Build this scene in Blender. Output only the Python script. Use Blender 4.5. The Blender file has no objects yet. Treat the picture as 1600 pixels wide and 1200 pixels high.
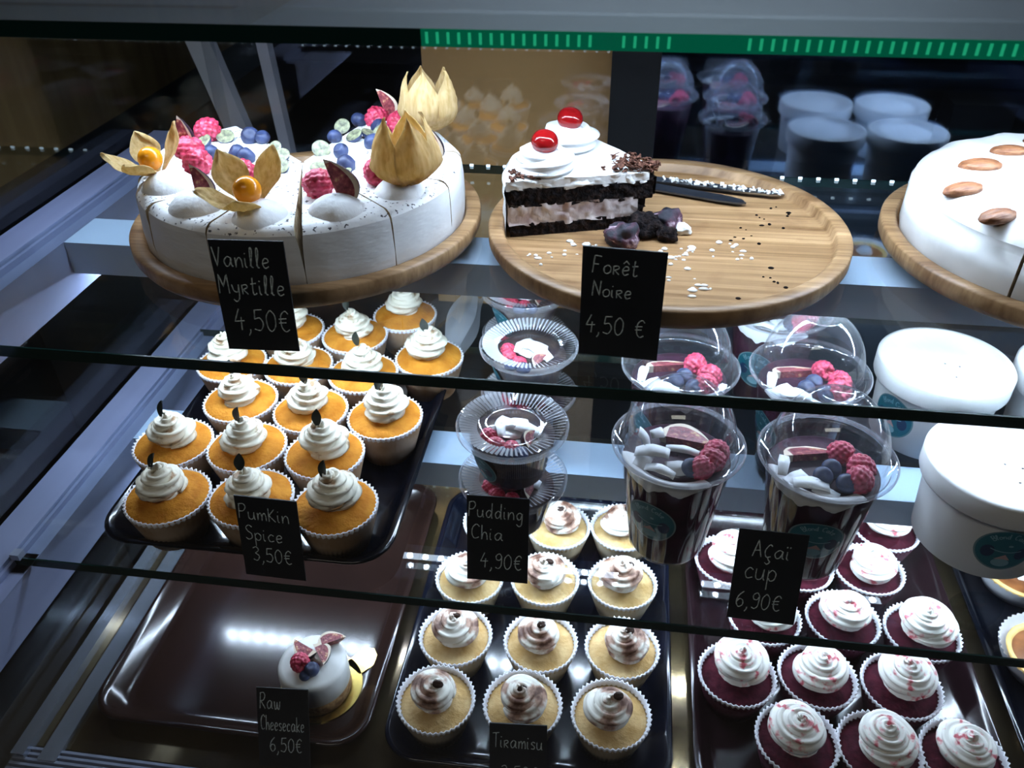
import bpy, math, random
from math import sin, cos, pi, radians as R, sqrt, atan2
from mathutils import Vector, Matrix, noise
C = bpy.context.scene.collection
S = bpy.context.scene
random.seed(7)
H = 1.45                                   # height of the eye above the shop floor

# ------------------------------------------------------------------ camera, world, lamps, exposure
cam_d = bpy.data.cameras.new('camera')
cam = bpy.data.objects.new('camera', cam_d); C.objects.link(cam)
cam_d.sensor_width = 36; cam_d.lens = 29.25
cam.matrix_world = Matrix(((0.9908, -0.0695, 0.1164, 0), (0.1351, 0.5765, -0.8059, 0), (-0.0111, 0.8141, 0.5806, H), (0, 0, 0, 1)))
cam_d.clip_start = 0.02
cam_d.dof.use_dof = True; cam_d.dof.focus_distance = 0.66; cam_d.dof.aperture_fstop = 14
S.camera = cam
S.view_settings.view_transform = 'Standard'; S.view_settings.look = 'None'
S.view_settings.exposure = 0.0; S.view_settings.gamma = 1.0
S.view_settings.use_curve_mapping = False
try:
    S.cycles.transparent_max_bounces = 40
    S.cycles.max_bounces = 10; S.cycles.diffuse_bounces = 4; S.cycles.glossy_bounces = 4
    S.cycles.sample_clamp_indirect = 4.0
    S.cycles.caustics_reflective = False; S.cycles.caustics_refractive = False
    S.cycles.use_denoising = True
except Exception:
    pass
wd = bpy.data.worlds.new('world'); S.world = wd; wd.use_nodes = True
wd.node_tree.nodes['Background'].inputs[0].default_value = (0.45, 0.55, 0.8, 1)
wd.node_tree.nodes['Background'].inputs[1].default_value = 0.05

def area(name, loc, rot, sx, sy, power, col):
    l = bpy.data.lights.new(name, 'AREA'); l.shape = 'RECTANGLE'; l.size = sx; l.size_y = sy; l.energy = power; l.color = col
    o = bpy.data.objects.new(name, l); C.objects.link(o); o.location = loc; o.rotation_euler = rot
    return o
# unseen area lights added: fill from the customers' side, reflection of the back wall
area('shop_fill_light', (-0.4, -0.9, 2.75), (0, 0, 0), 1.2, 0.5, 9, (1.0, 0.9, 0.8))
area('wall_fill_light', (0.2, 3.3, 2.75), (R(35), 0, 0), 2.4, 0.3, 18, (0.7, 0.85, 1.0))
LED = 520.0                                # radiance of one diode of the strips inside the case

# ------------------------------------------------------------------ materials
def mat(name, col=(.5, .5, .5), rough=.5, metal=0.0, spec=.5, **k):
    m = bpy.data.materials.new(name); m.use_nodes = True
    p = m.node_tree.nodes['Principled BSDF']
    p.inputs['Base Color'].default_value = (*col, 1); p.inputs['Roughness'].default_value = rough
    p.inputs['Metallic'].default_value = metal; p.inputs['Specular IOR Level'].default_value = spec
    for key, v in k.items():
        p.inputs[key.replace('_', ' ')].default_value = v
    return m
def nodes(m): return m.node_tree.nodes, m.node_tree.links, m.node_tree.nodes['Principled BSDF']
def add_noise(m, cols, scale=40, detail=4, stretch=None, bump=0.0, stops=None, kind='noise', bscale=None, dist=.002):
    n, l, p = nodes(m)
    tc = n.new('ShaderNodeTexCoord'); src = tc.outputs['Object']
    if stretch:
        mp = n.new('ShaderNodeMapping'); mp.inputs['Scale'].default_value = stretch
        l.new(src, mp.inputs['Vector']); src = mp.outputs[0]
    t = n.new('ShaderNodeTexNoise' if kind == 'noise' else 'ShaderNodeTexVoronoi')
    t.inputs['Scale'].default_value = scale
    if kind == 'noise': t.inputs['Detail'].default_value = detail
    l.new(src, t.inputs['Vector'])
    fac = t.outputs[0]
    rp = n.new('ShaderNodeValToRGB'); l.new(fac, rp.inputs[0])
    stops = stops or [.35, .65]
    el = rp.color_ramp.elements
    while len(el) < len(cols): el.new(.5)
    for i, (c, s) in enumerate(zip(cols, stops)):
        el[i].position = s; el[i].color = (*c, 1)
    l.new(rp.outputs[0], p.inputs['Base Color'])
    if bump:
        t2 = t
        if bscale:
            t2 = n.new('ShaderNodeTexNoise'); t2.inputs['Scale'].default_value = bscale; l.new(src, t2.inputs['Vector'])
        b = n.new('ShaderNodeBump'); b.inputs['Strength'].default_value = bump; b.inputs['Distance'].default_value = dist
        l.new(t2.outputs[0], b.inputs['Height']); l.new(b.outputs[0], p.inputs['Normal'])
    return m
def thin_clear(name, tint=(.95, .97, .98), ior=1.5, rough=0.0, haze=0.0, mirror=(1, 1, 1)):
    """a thin clear sheet: what is not mirrored by Fresnel passes straight through"""
    m = bpy.data.materials.new(name); m.use_nodes = True
    n, l = m.node_tree.nodes, m.node_tree.links; n.clear()
    out = n.new('ShaderNodeOutputMaterial'); mx = n.new('ShaderNodeMixShader'); fr = n.new('ShaderNodeFresnel')
    fr.inputs['IOR'].default_value = ior
    geo = n.new('ShaderNodeNewGeometry')                         # same Fresnel from both faces of the sheet
    tr = n.new('ShaderNodeBsdfTransparent'); tr.inputs[0].default_value = (*tint, 1)
    gl = n.new('ShaderNodeBsdfGlossy'); gl.inputs['Roughness'].default_value = rough; gl.inputs[0].default_value = (*mirror, 1)
    lw = n.new('ShaderNodeLayerWeight'); lw.inputs[0].default_value = .5
    pw = n.new('ShaderNodeMath'); pw.operation = 'POWER'; pw.inputs[1].default_value = 4.0
    l.new(lw.outputs['Facing'], pw.inputs[0])
    mr = n.new('ShaderNodeMapRange'); f0 = ((ior - 1) / (ior + 1)) ** 2
    mr.inputs['To Min'].default_value = f0; mr.inputs['To Max'].default_value = .75
    l.new(pw.outputs[0], mr.inputs['Value'])
    n.remove(fr); n.remove(geo)
    l.new(mr.outputs[0], mx.inputs[0]); l.new(tr.outputs[0], mx.inputs[1]); l.new(gl.outputs[0], mx.inputs[2])
    last = mx.outputs[0]
    if haze:
        df = n.new('ShaderNodeBsdfTranslucent'); df.inputs[0].default_value = (.9, .93, 1, 1)
        d2 = n.new('ShaderNodeBsdfDiffuse'); d2.inputs[0].default_value = (.9, .93, 1, 1)
        ad = n.new('ShaderNodeMixShader'); ad.inputs[0].default_value = .5; l.new(df.outputs[0], ad.inputs[1]); l.new(d2.outputs[0], ad.inputs[2])
        m2 = n.new('ShaderNodeMixShader'); m2.inputs[0].default_value = haze
        l.new(last, m2.inputs[1]); l.new(ad.outputs[0], m2.inputs[2]); last = m2.outputs[0]
    l.new(last, out.inputs[0])
    return m
def emit(name, col, s):
    m = bpy.data.materials.new(name); m.use_nodes = True
    n, l, p = nodes(m)
    p.inputs['Base Color'].default_value = (0, 0, 0, 1)
    p.inputs['Emission Color'].default_value = (*col, 1); p.inputs['Emission Strength'].default_value = s
    return m
M = {}
M['glass'] = thin_clear('shelf glass', (.95, .975, .965), 1.5)
M['glass_under'] = thin_clear('shelf glass underside', (.97, .985, .98), 1.18)
M['front_glass'] = thin_clear('front glass', (.97, .985, .98), 1.45)
M['rear_glass'] = thin_clear('rear door glass', (.92, .93, .94), 1.8)
M['rear_mirror'] = thin_clear('coated rear door glass', (.75, .82, .92), 4.2, .03, 0, (.66, .80, 1.0))
M['clear'] = thin_clear('clear plastic', (.975, .98, .99), 1.55, .02, .006)
M['cupwall'] = thin_clear('clear cup wall', (.97, .97, .985), 1.36, .06, .006)
M['dome'] = thin_clear('clear dome plastic', (.96, .965, .98), 1.85, .015, .035)
M['rib'] = thin_clear('ribbed clear plastic', (.95, .96, .98), 1.6, .06, .22)
M['ribline'] = thin_clear('frosted rib', (.95, .96, .98), 1.6, .1, .5)
M['film'] = thin_clear('frosted plastic', (.85, .9, .97), 1.45, .25, .35)
M['edge'] = mat('green glass edge', (.004, .022, .020), .12, spec=.5)
M['edge_glow'] = mat('green glass edge with added glow', (.0, .09, .045), .2)
_p = nodes(M['edge_glow'])[2]; _p.inputs['Emission Color'].default_value = (.0, .5, .26, 1); _p.inputs['Emission Strength'].default_value = .14  # diode light guided in the glass, put in as brighter colour and emission
M['steel'] = add_noise(mat('satin steel', (.5, .54, .62), .4, .35), [(.27, .31, .42), (.36, .40, .52)], 30, 3, (1, .05, 1))
M['beam'] = mat('pale satin steel', (.55, .69, .93), .45, .1)
M['rail'] = add_noise(mat('satin rail steel', (.3, .33, .5), .42, .2), [(.22, .25, .41), (.28, .32, .49)], 30, 3, (1, .05, 1))
M['polished'] = mat('polished steel', (.5, .56, .68), .16, .75)
M['post'] = mat('light grey metal', (.62, .62, .70), .5)
M['steel_dark'] = mat('grey coated steel', (.22, .25, .28), .5, .3)
M['deck'] = add_noise(mat('bronze mirror deck', (.3, .22, .12), .12, .9), [(.16, .12, .09), (.36, .27, .14)], 14, 5)
M['black'] = mat('black plastic', (.003, .0035, .005), .55, spec=.2)
M['slate'] = mat('black chalkboard card', (.006, .007, .010), .5, spec=.3)
M['chalk'] = add_noise(mat('white chalk', (.7, .8, .85), .9), [(.35, .45, .5), (.85, .93, .95)], 700, 2, stops=[.3, .6])
M['led'] = emit('cold white diode', (.66, .80, 1.0), LED)
M['tape'] = emit('glowing diode tape', (.66, .80, 1.0), 16)
M['glint_green'] = emit('painted diode glint on the green edge', (.02, .62, .30), .55)
M['glint_back'] = emit('painted diode glint on the back edge', (.6, .8, 1.0), 3.0)
M['housing'] = mat('white diode strip housing', (.7, .75, .8), .4)
# bamboo: narrow strips side by side
def bamboo():
    m = mat('bamboo wood', (.5, .3, .13), .42)
    n, l, p = nodes(m)
    tc = n.new('ShaderNodeTexCoord'); mp = n.new('ShaderNodeMapping'); mp.inputs['Rotation'].default_value = (0, 0, R(-62)); mp.inputs['Scale'].default_value = (6, 260, 60)
    l.new(tc.outputs['Object'], mp.inputs[0])
    t = n.new('ShaderNodeTexNoise'); t.inputs['Scale'].default_value = 1.0; t.inputs['Detail'].default_value = 5
    l.new(mp.outputs[0], t.inputs['Vector'])
    mp2 = n.new('ShaderNodeMapping'); mp2.inputs['Rotation'].default_value = (0, 0, R(-62)); mp2.inputs['Scale'].default_value = (2, 50, 2)
    l.new(tc.outputs['Object'], mp2.inputs[0])
    v = n.new('ShaderNodeTexNoise'); v.inputs['Scale'].default_value = 1.0; v.inputs['Detail'].default_value = 0; l.new(mp2.outputs[0], v.inputs['Vector'])
    t3 = n.new('ShaderNodeTexNoise'); t3.inputs['Scale'].default_value = 22; t3.inputs['Detail'].default_value = 6; l.new(tc.outputs['Object'], t3.inputs['Vector'])
    r1 = n.new('ShaderNodeValToRGB'); r1.color_ramp.elements[0].position = .3; r1.color_ramp.elements[1].position = .68
    r1.color_ramp.elements[0].color = (.27, .145, .06, 1); r1.color_ramp.elements[1].color = (.55, .345, .18, 1)
    l.new(t.outputs[0], r1.inputs[0])
    r2 = n.new('ShaderNodeValToRGB'); r2.color_ramp.elements[0].position = .35; r2.color_ramp.elements[1].position = .65
    r2.color_ramp.elements[0].color = (.72, .68, .62, 1); r2.color_ramp.elements[1].color = (1, 1, 1, 1)
    l.new(v.outputs[0], r2.inputs[0])
    r3 = n.new('ShaderNodeValToRGB'); r3.color_ramp.elements[0].position = .28; r3.color_ramp.elements[1].position = .46
    r3.color_ramp.elements[0].color = (.5, .38, .33, 1); r3.color_ramp.elements[1].color = (1, 1, 1, 1)
    l.new(t3.outputs[0], r3.inputs[0])
    a = n.new('ShaderNodeMixRGB'); a.blend_type = 'MULTIPLY'; a.inputs[0].default_value = 1; l.new(r1.outputs[0], a.inputs[1]); l.new(r2.outputs[0], a.inputs[2])
    b = n.new('ShaderNodeMixRGB'); b.blend_type = 'MULTIPLY'; b.inputs[0].default_value = .7; l.new(a.outputs[0], b.inputs[1]); l.new(r3.outputs[0], b.inputs[2])
    l.new(b.outputs[0], p.inputs['Base Color'])
    return m
M['bamboo'] = bamboo()
M['cream'] = add_noise(mat('white whipped cream', (.86, .87, .88), .55), [(.80, .81, .82), (.88, .885, .89)], 60, 3, bump=.25, bscale=160)
M['dusted'] = add_noise(mat('cream with dark specks', (.86, .87, .88), .55), [(.05, .05, .06), (.82, .83, .85), (.88, .885, .89)], 330, 2, stops=[.335, .365, .6], bump=.15, bscale=130)
M['cake_side'] = add_noise(mat('thinly creamed cake side', (.75, .76, .78), .6), [(.34, .27, .17), (.70, .70, .70), (.80, .81, .83)], 16, 5, (1, 1, 3.2), stops=[.25, .33, .6], bump=.3, bscale=60)
M['sponge_cut'] = add_noise(mat('vanilla sponge', (.5, .36, .18), .9), [(.34, .24, .13), (.62, .52, .36)], 160, 4, bump=.5)
M['frost_smooth'] = add_noise(mat('smooth ivory frosting', (.82, .82, .80), .45), [(.66, .66, .64), (.84, .84, .83)], 20, 5, stops=[.3, .55], bump=.5, bscale=38)
M['pecan'] = add_noise(mat('pecan brown', (.32, .12, .045), .45), [(.20, .07, .03), (.42, .18, .08)], 90, 4, (1, 5, 5), bump=.4)
M['choc'] = add_noise(mat('dark chocolate sponge', (.012, .008, .008), .9), [(.004, .003, .004), (.05, .032, .028)], 240, 5, stops=[.45, .85], bump=1.0, dist=.004)
M['pinkcream'] = add_noise(mat('pinkish cream filling', (.6, .5, .48), .6), [(.40, .30, .30), (.74, .66, .64)], 70, 5, bump=.6, dist=.003)
M['shavings'] = add_noise(mat('chocolate shavings', (.09, .035, .022), .7), [(.035, .014, .01), (.17, .075, .05)], 300, 3, bump=1.0)
M['cherry'] = mat('glazed red cherry', (.20, .004, .005), .12, spec=.5)
M['rasp'] = add_noise(mat('raspberry red', (.55, .03, .09), .4), [(.38, .012, .04), (.68, .07, .15)], 240, 2)
M['blue'] = add_noise(mat('blueberry skin', (.03, .05, .14), .5), [(.008, .013, .045), (.04, .06, .15)], 110, 3)
M['bluecut'] = add_noise(mat('cut blueberry', (.36, .38, .22), .5), [(.09, .09, .07), (.33, .35, .20)], 260, 3)
M['figskin'] = mat('dark fig skin', (.018, .010, .018), .4)
M['figrim'] = mat('pale fig rind', (.72, .60, .46), .5)
M['figflesh'] = add_noise(mat('red fig flesh', (.3, .06, .06), .4), [(.16, .02, .035), (.34, .07, .08), (.62, .36, .18)], 330, 3, stops=[.35, .55, .72], bump=.5)
M['physalis'] = mat('orange physalis berry', (.85, .30, .01), .2)
M['rv_cake'] = add_noise(mat('red velvet sponge', (.10, .012, .018), .8), [(.028, .002, .008), (.07, .008, .018)], 150, 4, bump=.5)
M['pk_cake'] = add_noise(mat('pumpkin sponge', (.52, .23, .045), .7), [(.44, .15, .012), (.62, .26, .03)], 70, 6, bump=.5, bscale=300)
M['tm_cake'] = add_noise(mat('golden sponge', (.58, .38, .17), .7), [(.46, .28, .10), (.64, .45, .22)], 70, 5, bump=.5, bscale=300)
M['pk_frost'] = add_noise(mat('cream cheese frosting with spice', (.82, .77, .66), .5), [(.34, .20, .10), (.78, .72, .58), (.84, .79, .66)], 75, 4, stops=[.33, .43, .6])
M['tm_frost'] = add_noise(mat('cream with cocoa', (.82, .78, .70), .55), [(.11, .04, .022), (.42, .25, .18), (.80, .76, .68), (.85, .82, .75)], 48, 5, stops=[.38, .45, .53, .7])
M['rv_frost'] = add_noise(mat('cream with pink crumbs', (.85, .82, .76), .5), [(.55, .09, .12), (.80, .50, .48), (.86, .83, .77)], 120, 3, stops=[.34, .40, .46])
def paper(name, c, inner):
    m = mat(name, c, .75); n, l, p = nodes(m)
    p.inputs['Subsurface Weight'].default_value = 0
    return m
M['paper_w'] = paper('white fluted paper', (.80, .80, .86), 0)
M['paper_k'] = add_noise(paper('fluted paper over orange sponge', (.6, .4, .25), 0), [(.46, .29, .17), (.62, .47, .36)], 40, 2)
M['paper_t'] = add_noise(paper('fluted paper over golden sponge', (.66, .55, .4), 0), [(.55, .43, .28), (.68, .58, .44)], 40, 2)
M['paper_r'] = add_noise(paper('fluted paper over dark red sponge', (.2, .06, .08), 0), [(.09, .02, .04), (.17, .07, .10)], 40, 2)
M['leaf'] = mat('dark green leaf', (.012, .02, .016), .45)
M['bean'] = mat('coffee bean', (.03, .013, .008), .4)
M['tray_black'] = mat('glossy black tray', (.002, .0025, .005), .14)
M['tray_brown'] = add_noise(mat('glossy brown tray', (.02, .009, .007), .16), [(.013, .006, .005), (.022, .010, .008)], 8)
M['tray_navy'] = mat('glossy dark navy tray', (.0025, .004, .011), .14)
M['tray_red'] = mat('glossy dark red brown tray', (.014, .006, .008), .17)
M['acai'] = add_noise(mat('dark purple smoothie', (.02, .004, .012), .5, spec=.2), [(.012, .003, .009), (.04, .008, .022)], 50, 3)
M['chia'] = add_noise(mat('dark chia pudding', (.03, .012, .02), .4), [(.015, .006, .012), (.07, .045, .035)], 120, 4)
M['coconut'] = mat('white coconut', (.86, .88, .9), .55)
M['tub'] = mat('white paper tub', (.80, .80, .80), .5)
M['teal'] = mat('teal sticker', (.006, .13, .18), .4)
M['teal_rim'] = mat('pale sticker rim', (.16, .27, .30), .5)
M['st_dark'] = mat('dark blue sticker print', (.004, .025, .08), .4)
M['st_pale'] = mat('pale sticker print', (.22, .42, .50), .5)
M['st_pink'] = mat('pinkish sticker print', (.55, .36, .36), .5)
M['gold'] = mat('gold foil card', (.75, .55, .16), .22, 1.0)
M['white_glaze'] = add_noise(mat('white raw cake glaze', (.76, .76, .74), .4), [(.70, .70, .68), (.79, .79, .77)], 50)
M['nutbase'] = add_noise(mat('brown nut base', (.3, .15, .06), .8), [(.18, .08, .03), (.42, .24, .1)], 200, 4, bump=.6)
M['tartshell'] = add_noise(mat('yellow tart crust', (.72, .46, .14), .6), [(.62, .36, .09), (.78, .54, .2)], 60, 4, bump=.3)
M['tartfill'] = add_noise(mat('caramel filling', (.2, .06, .015), .3), [(.12, .035, .01), (.28, .1, .03)], 60)
M['kraft'] = add_noise(mat('brown kraft paper', (.9, .48, .15), .8), [(.52, .29, .11), (.60, .35, .135)], 5, 4)
M['knife'] = mat('steel blade', (.6, .62, .66), .25, 1.0)
M['knife_dark'] = mat('dark steel blade', (.10, .11, .14), .3, .9)
M['crumble'] = add_noise(mat('cake crumble with cherries', (.06, .02, .03), .7), [(.008, .008, .018), (.06, .012, .03), (.62, .48, .55)], 90, 5, stops=[.42, .56, .68], bump=.8, dist=.003)
M['brownwall'] = add_noise(mat('dark brown wood wall', (.06, .042, .018), .5), [(.16, .10, .04), (.24, .16, .07)], 3, 5, (1, 8, 1))
M['darkwall'] = mat('dark painted wall', (.02, .022, .028), .7)
M['greywall'] = mat('pale grey plaster wall', (.42, .46, .5), .8)
M['floor'] = add_noise(mat('grey floor tiles', (.12, .11, .1), .5), [(.1, .09, .08), (.14, .13, .12)], 4)
M['carton'] = mat('dark grey carton', (.08, .07, .065), .7)
M['counter'] = mat('dark counter', (.012, .014, .018), .4)

for k in ('rv_cake', 'pk_cake', 'tm_cake', 'choc', 'pinkcream', 'shavings', 'paper_w', 'paper_k', 'paper_t', 'paper_r', 'bean'): nodes(M[k])[2].inputs['Specular IOR Level'].default_value = .12
def husk_mat():
    m = bpy.data.materials.new('dry physalis husk'); m.use_nodes = True
    n, l = m.node_tree.nodes, m.node_tree.links; n.clear()
    out = n.new('ShaderNodeOutputMaterial')
    tc = n.new('ShaderNodeTexCoord'); mp = n.new('ShaderNodeMapping'); mp.inputs['Scale'].default_value = (420, 420, 60)
    t = n.new('ShaderNodeTexNoise'); t.inputs['Scale'].default_value = 1.0; t.inputs['Detail'].default_value = 4
    l.new(tc.outputs['Object'], mp.inputs[0]); l.new(mp.outputs[0], t.inputs['Vector'])
    rp = n.new('ShaderNodeValToRGB'); rp.color_ramp.elements[0].position = .32; rp.color_ramp.elements[1].position = .62
    rp.color_ramp.elements[0].color = (.58, .41, .17, 1); rp.color_ramp.elements[1].color = (.74, .58, .32, 1)
    l.new(t.outputs[0], rp.inputs[0])
    d = n.new('ShaderNodeBsdfDiffuse'); tr = n.new('ShaderNodeBsdfTranslucent'); mx = n.new('ShaderNodeMixShader'); mx.inputs[0].default_value = .55
    l.new(rp.outputs[0], d.inputs[0]); l.new(rp.outputs[0], tr.inputs[0])
    l.new(d.outputs[0], mx.inputs[1]); l.new(tr.outputs[0], mx.inputs[2]); l.new(mx.outputs[0], out.inputs[0])
    return m
M['husk'] = husk_mat()

# ------------------------------------------------------------------ mesh helpers
class MB:
    def __init__(s): s.v = []; s.f = []; s.mi = []
    def add(s, verts, faces, mi=0):
        b = len(s.v); s.v += [tuple(p) for p in verts]
        s.f += [tuple(i + b for i in f) for f in faces]; s.mi += [mi] * len(faces)
        return s
    def grid(s, rows, closed=False, mi=0, caps=(False, False)):
        """rows: list of equal length rings of points"""
        n = len(rows[0]); b = len(s.v)
        for r in rows: s.v += [tuple(p) for p in r]
        for i in range(len(rows) - 1):
            for j in range(n if closed else n - 1):
                k = (j + 1) % n
                s.f.append((b + i * n + j, b + i * n + k, b + (i + 1) * n + k, b + (i + 1) * n + j)); s.mi.append(mi)
        if caps[0]: s.f.append(tuple(b + j for j in range(n))[::-1]); s.mi.append(mi)
        if caps[1]: s.f.append(tuple(b + (len(rows) - 1) * n + j for j in range(n))); s.mi.append(mi)
        return s
    def lathe(s, prof, n=48, mi=0, fn=None, caps=(False, False), c=(0, 0)):
        rows = []
        for (r, z) in prof:
            row = []
            for j in range(n):
                a = 2 * pi * j / n
                rr, zz = (r, z) if fn is None else fn(r, z, a, j)
                row.append((c[0] + rr * cos(a), c[1] + rr * sin(a), zz))
            rows.append(row)
        return s.grid(rows, True, mi, caps)
    def box(s, x0, x1, y0, y1, z0, z1, mi=0):
        v = [(x, y, z) for z in (z0, z1) for y in (y0, y1) for x in (x0, x1)]
        return s.add(v, [(0, 2, 3, 1), (4, 5, 7, 6), (0, 1, 5, 4), (2, 6, 7, 3), (0, 4, 6, 2), (1, 3, 7, 5)], mi)
    def ball(s, c, r, n=16, m=10, mi=0, fn=None, sq=(1, 1, 1)):
        rows = []
        for i in range(m + 1):
            th = pi * i / m; th = min(max(th, .001), pi - .001)
            row = []
            for j in range(n):
                a = 2 * pi * j / n; d = Vector((sin(th) * cos(a), sin(th) * sin(a), -cos(th)))
                k = r * (fn(d) if fn else 1)
                row.append((c[0] + d.x * k * sq[0], c[1] + d.y * k * sq[1], c[2] + d.z * k * sq[2]))
            rows.append(row)
        return s.grid(rows, True, mi)
    def tube(s, pts, r, n=6, mi=0):
        pts = [Vector(p) for p in pts]; rows = []
        for i, p in enumerate(pts):
            t = (pts[min(i + 1, len(pts) - 1)] - pts[max(i - 1, 0)]).normalized()
            u = t.cross(Vector((0, 0, 1)))
            if u.length < 1e-4: u = Vector((1, 0, 0))
            u.normalize(); w = t.cross(u)
            rr = r(i / (len(pts) - 1)) if callable(r) else r
            rows.append([p + u * rr * cos(2 * pi * j / n) + w * rr * sin(2 * pi * j / n) for j in range(n)])
        return s.grid(rows, True, mi, (True, True))
    def xf(s, m, start=0):
        for i in range(start, len(s.v)): s.v[i] = tuple(m @ Vector(s.v[i]))
        return s
    def mesh(s, name, mats, smooth=True):
        me = bpy.data.meshes.new(name); me.from_pydata(s.v, [], s.f)
        for m in (mats if isinstance(mats, (list, tuple)) else [mats]): me.materials.append(m)
        me.polygons.foreach_set('material_index', s.mi)
        me.polygons.foreach_set('use_smooth', [smooth] * len(s.f))
        me.update()
        return me
def put(name, me, parent=None, loc=(0, 0, 0), rot=(0, 0, 0), scale=1):
    o = bpy.data.objects.new(name, me); C.objects.link(o); o.parent = parent
    o.location = loc; o.rotation_euler = rot
    if scale != 1: o.scale = (scale,) * 3 if not isinstance(scale, tuple) else scale
    return o
def obj(name, mb, mats, parent=None, smooth=True, **k): return put(name, mb.mesh(name, mats, smooth), parent, **k)
def tag(o, label, cat, group=None, kind=None):
    o['label'] = label
    if cat: o['category'] = cat
    if group: o['group'] = group
    if kind: o['kind'] = kind
    return o
def thing(name, label, cat, loc, rz=0, group=None):
    o = bpy.data.objects.new(name, None); C.objects.link(o); o.empty_display_size = .02
    o.location = (loc[0], loc[1], loc[2] + H); o.rotation_euler = (0, 0, rz)
    return tag(o, label, cat, group)
def struct(name, mb, m):
    o = obj(name, mb, m, None, False); o['kind'] = 'structure'; return o
def dup(root, loc, rz, label):
    r = root.copy(); C.objects.link(r); r.location = (loc[0], loc[1], loc[2] + H); r.rotation_euler = (0, 0, rz); r['label'] = label
    for ch in list(root.children):
        c = ch.copy(); C.objects.link(c); c.parent = r
        for g in list(ch.children):
            d = g.copy(); C.objects.link(d); d.parent = c
    return r
def rot_to(d, twist=0):
    """matrix turning +Z to d"""
    return Vector((0, 0, 1)).rotation_difference(Vector(d).normalized()).to_matrix().to_4x4() @ Matrix.Rotation(twist, 4, 'Z')
def nz(p, s, a): return a * noise.noise(Vector(p) * s)

# ------------------------------------------------------------------ heights (from the eye) and the room
ZT, Z1, Z2, ZD = -.0955, -.306, -.525, -.728
YF, YB = .4265, .795                       # front and back edge of the shelves
XL, XR = -.50, .85
b = MB().box(-4, 4, -3.2, 4.2, -.05, 0); struct('floor', b, M['floor'])
b = MB().box(-4, 4, -3.2, 4.2, 2.85, 2.9); struct('ceiling', b, M['greywall'])
b = MB().box(-4, 4, 4.2, 4.25, 0, 2.85); struct('wall_back', b, M['greywall'])
b = MB().box(-4, 4, -3.25, -3.2, 0, 2.85); struct('wall_front', b, M['darkwall'])
b = MB().box(-4.05, -4, -3.2, 4.2, 0, 2.85); struct('wall_left', b, M['darkwall'])
b = MB().box(4, 4.05, -3.2, 4.2, 0, 2.85); struct('wall_right', b, M['darkwall'])

# dark work counter and cupboard behind the case, wood clad cabinet to the left
t = thing('back_counter', 'dark work counter behind the rear glass of the display case', 'counter', (0, 0, -H))
obj('body', MB().box(-1.0, 3.0, 1.7, 2.3, 0.08, .80), M['counter'], t, False)
obj('worktop', MB().box(-1.02, 3.02, 1.67, 2.32, .80, .84), M['counter'], t, False)
obj('splashback', MB().box(-1.02, 3.02, 2.32, 2.36, .80, 1.62), M['darkwall'], t, False)
obj('plinth', MB().box(-.98, 2.98, 1.75, 2.28, 0, .08), M['black'], t, False)
t = thing('side_cabinet', 'dark brown wood cabinet seen dimly through the left end of the case', 'cabinet', (0, 0, -H))
obj('wood_panel', MB().box(-1.5, -1.1, .2, 3.2, H - .565, H + .35), M['brownwall'], t, False)
obj('base', MB().box(-1.5, -1.12, .2, 3.2, 0, H - .565), M['counter'], t, False)
t = tag(obj('service_ledge', MB().box(-1.0, 2.9, 1.12, 1.40, 0, H - .62), M['counter'], None, False), 'low dark ledge behind the case that carries the two slanted posts', 'ledge')
t = tag(obj('kraft_panel', MB().box(-.262, -.024, 1.06, 1.066, H - .62, H - .14), M['kraft'], None, False), 'brown kraft sheet hanging behind the left rear door, beside the black frame', 'sheet')
for x, w, k, lab in ((-.652, .037, .25, 'wide grey slanted metal post behind the cake with physalis'), (-.541, .0165, .058, 'thin grey slanted metal post right of the wide one')):
    b = MB(); z0, z1 = H - .62, H - .05
    def X(z): return x + (H - .2748 - z) * k
    b.add([(X(z0), 1.2, z0), (X(z0) + w, 1.2, z0), (X(z0) + w, 1.22, z0), (X(z0), 1.22, z0), (X(z1), 1.2, z1), (X(z1) + w, 1.2, z1), (X(z1) + w, 1.22, z1), (X(z1), 1.22, z1)],
          [(0, 3, 2, 1), (4, 5, 6, 7), (0, 1, 5, 4), (1, 2, 6, 5), (2, 3, 7, 6), (3, 0, 4, 7)])
    tag(obj('metal_post', b, M['post'], None, False), lab, 'post', 'slanted posts behind the case')
t = tag(obj('carton_box', MB().box(.62, .735, 1.71, 1.79, H - .61, H - .50), M['carton'], None, False), 'dim grey carton standing on the dark counter behind the pecan cake', 'box')

# ------------------------------------------------------------------ the display case
case = thing('display_case', 'refrigerated glass display case with steel frame and rows of cold white diodes', 'display case', (0, 0, -H))
def W(b): return b.xf(Matrix.Translation((0, 0, H)))
obj('base_cabinet', MB().box(-.55, .9, .34, 1.06, .06, H + ZD - .03), M['steel_dark'], case, False)
obj('plinth', MB().box(-.52, .87, .38, 1.03, 0, .06), M['black'], case, False)
obj('deck', W(MB().box(-.525, .875, .375, .86, ZD - .03, ZD)), M['deck'], case, False)
# ribbed air grille along the front of the deck
g = MB()
for i in range(7): g.box(-.525, .875, .338 + i * .0052, .3405 + i * .0052, ZD - .03, ZD + .004)
obj('air_grille', W(g), M['steel'], case, False)
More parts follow.
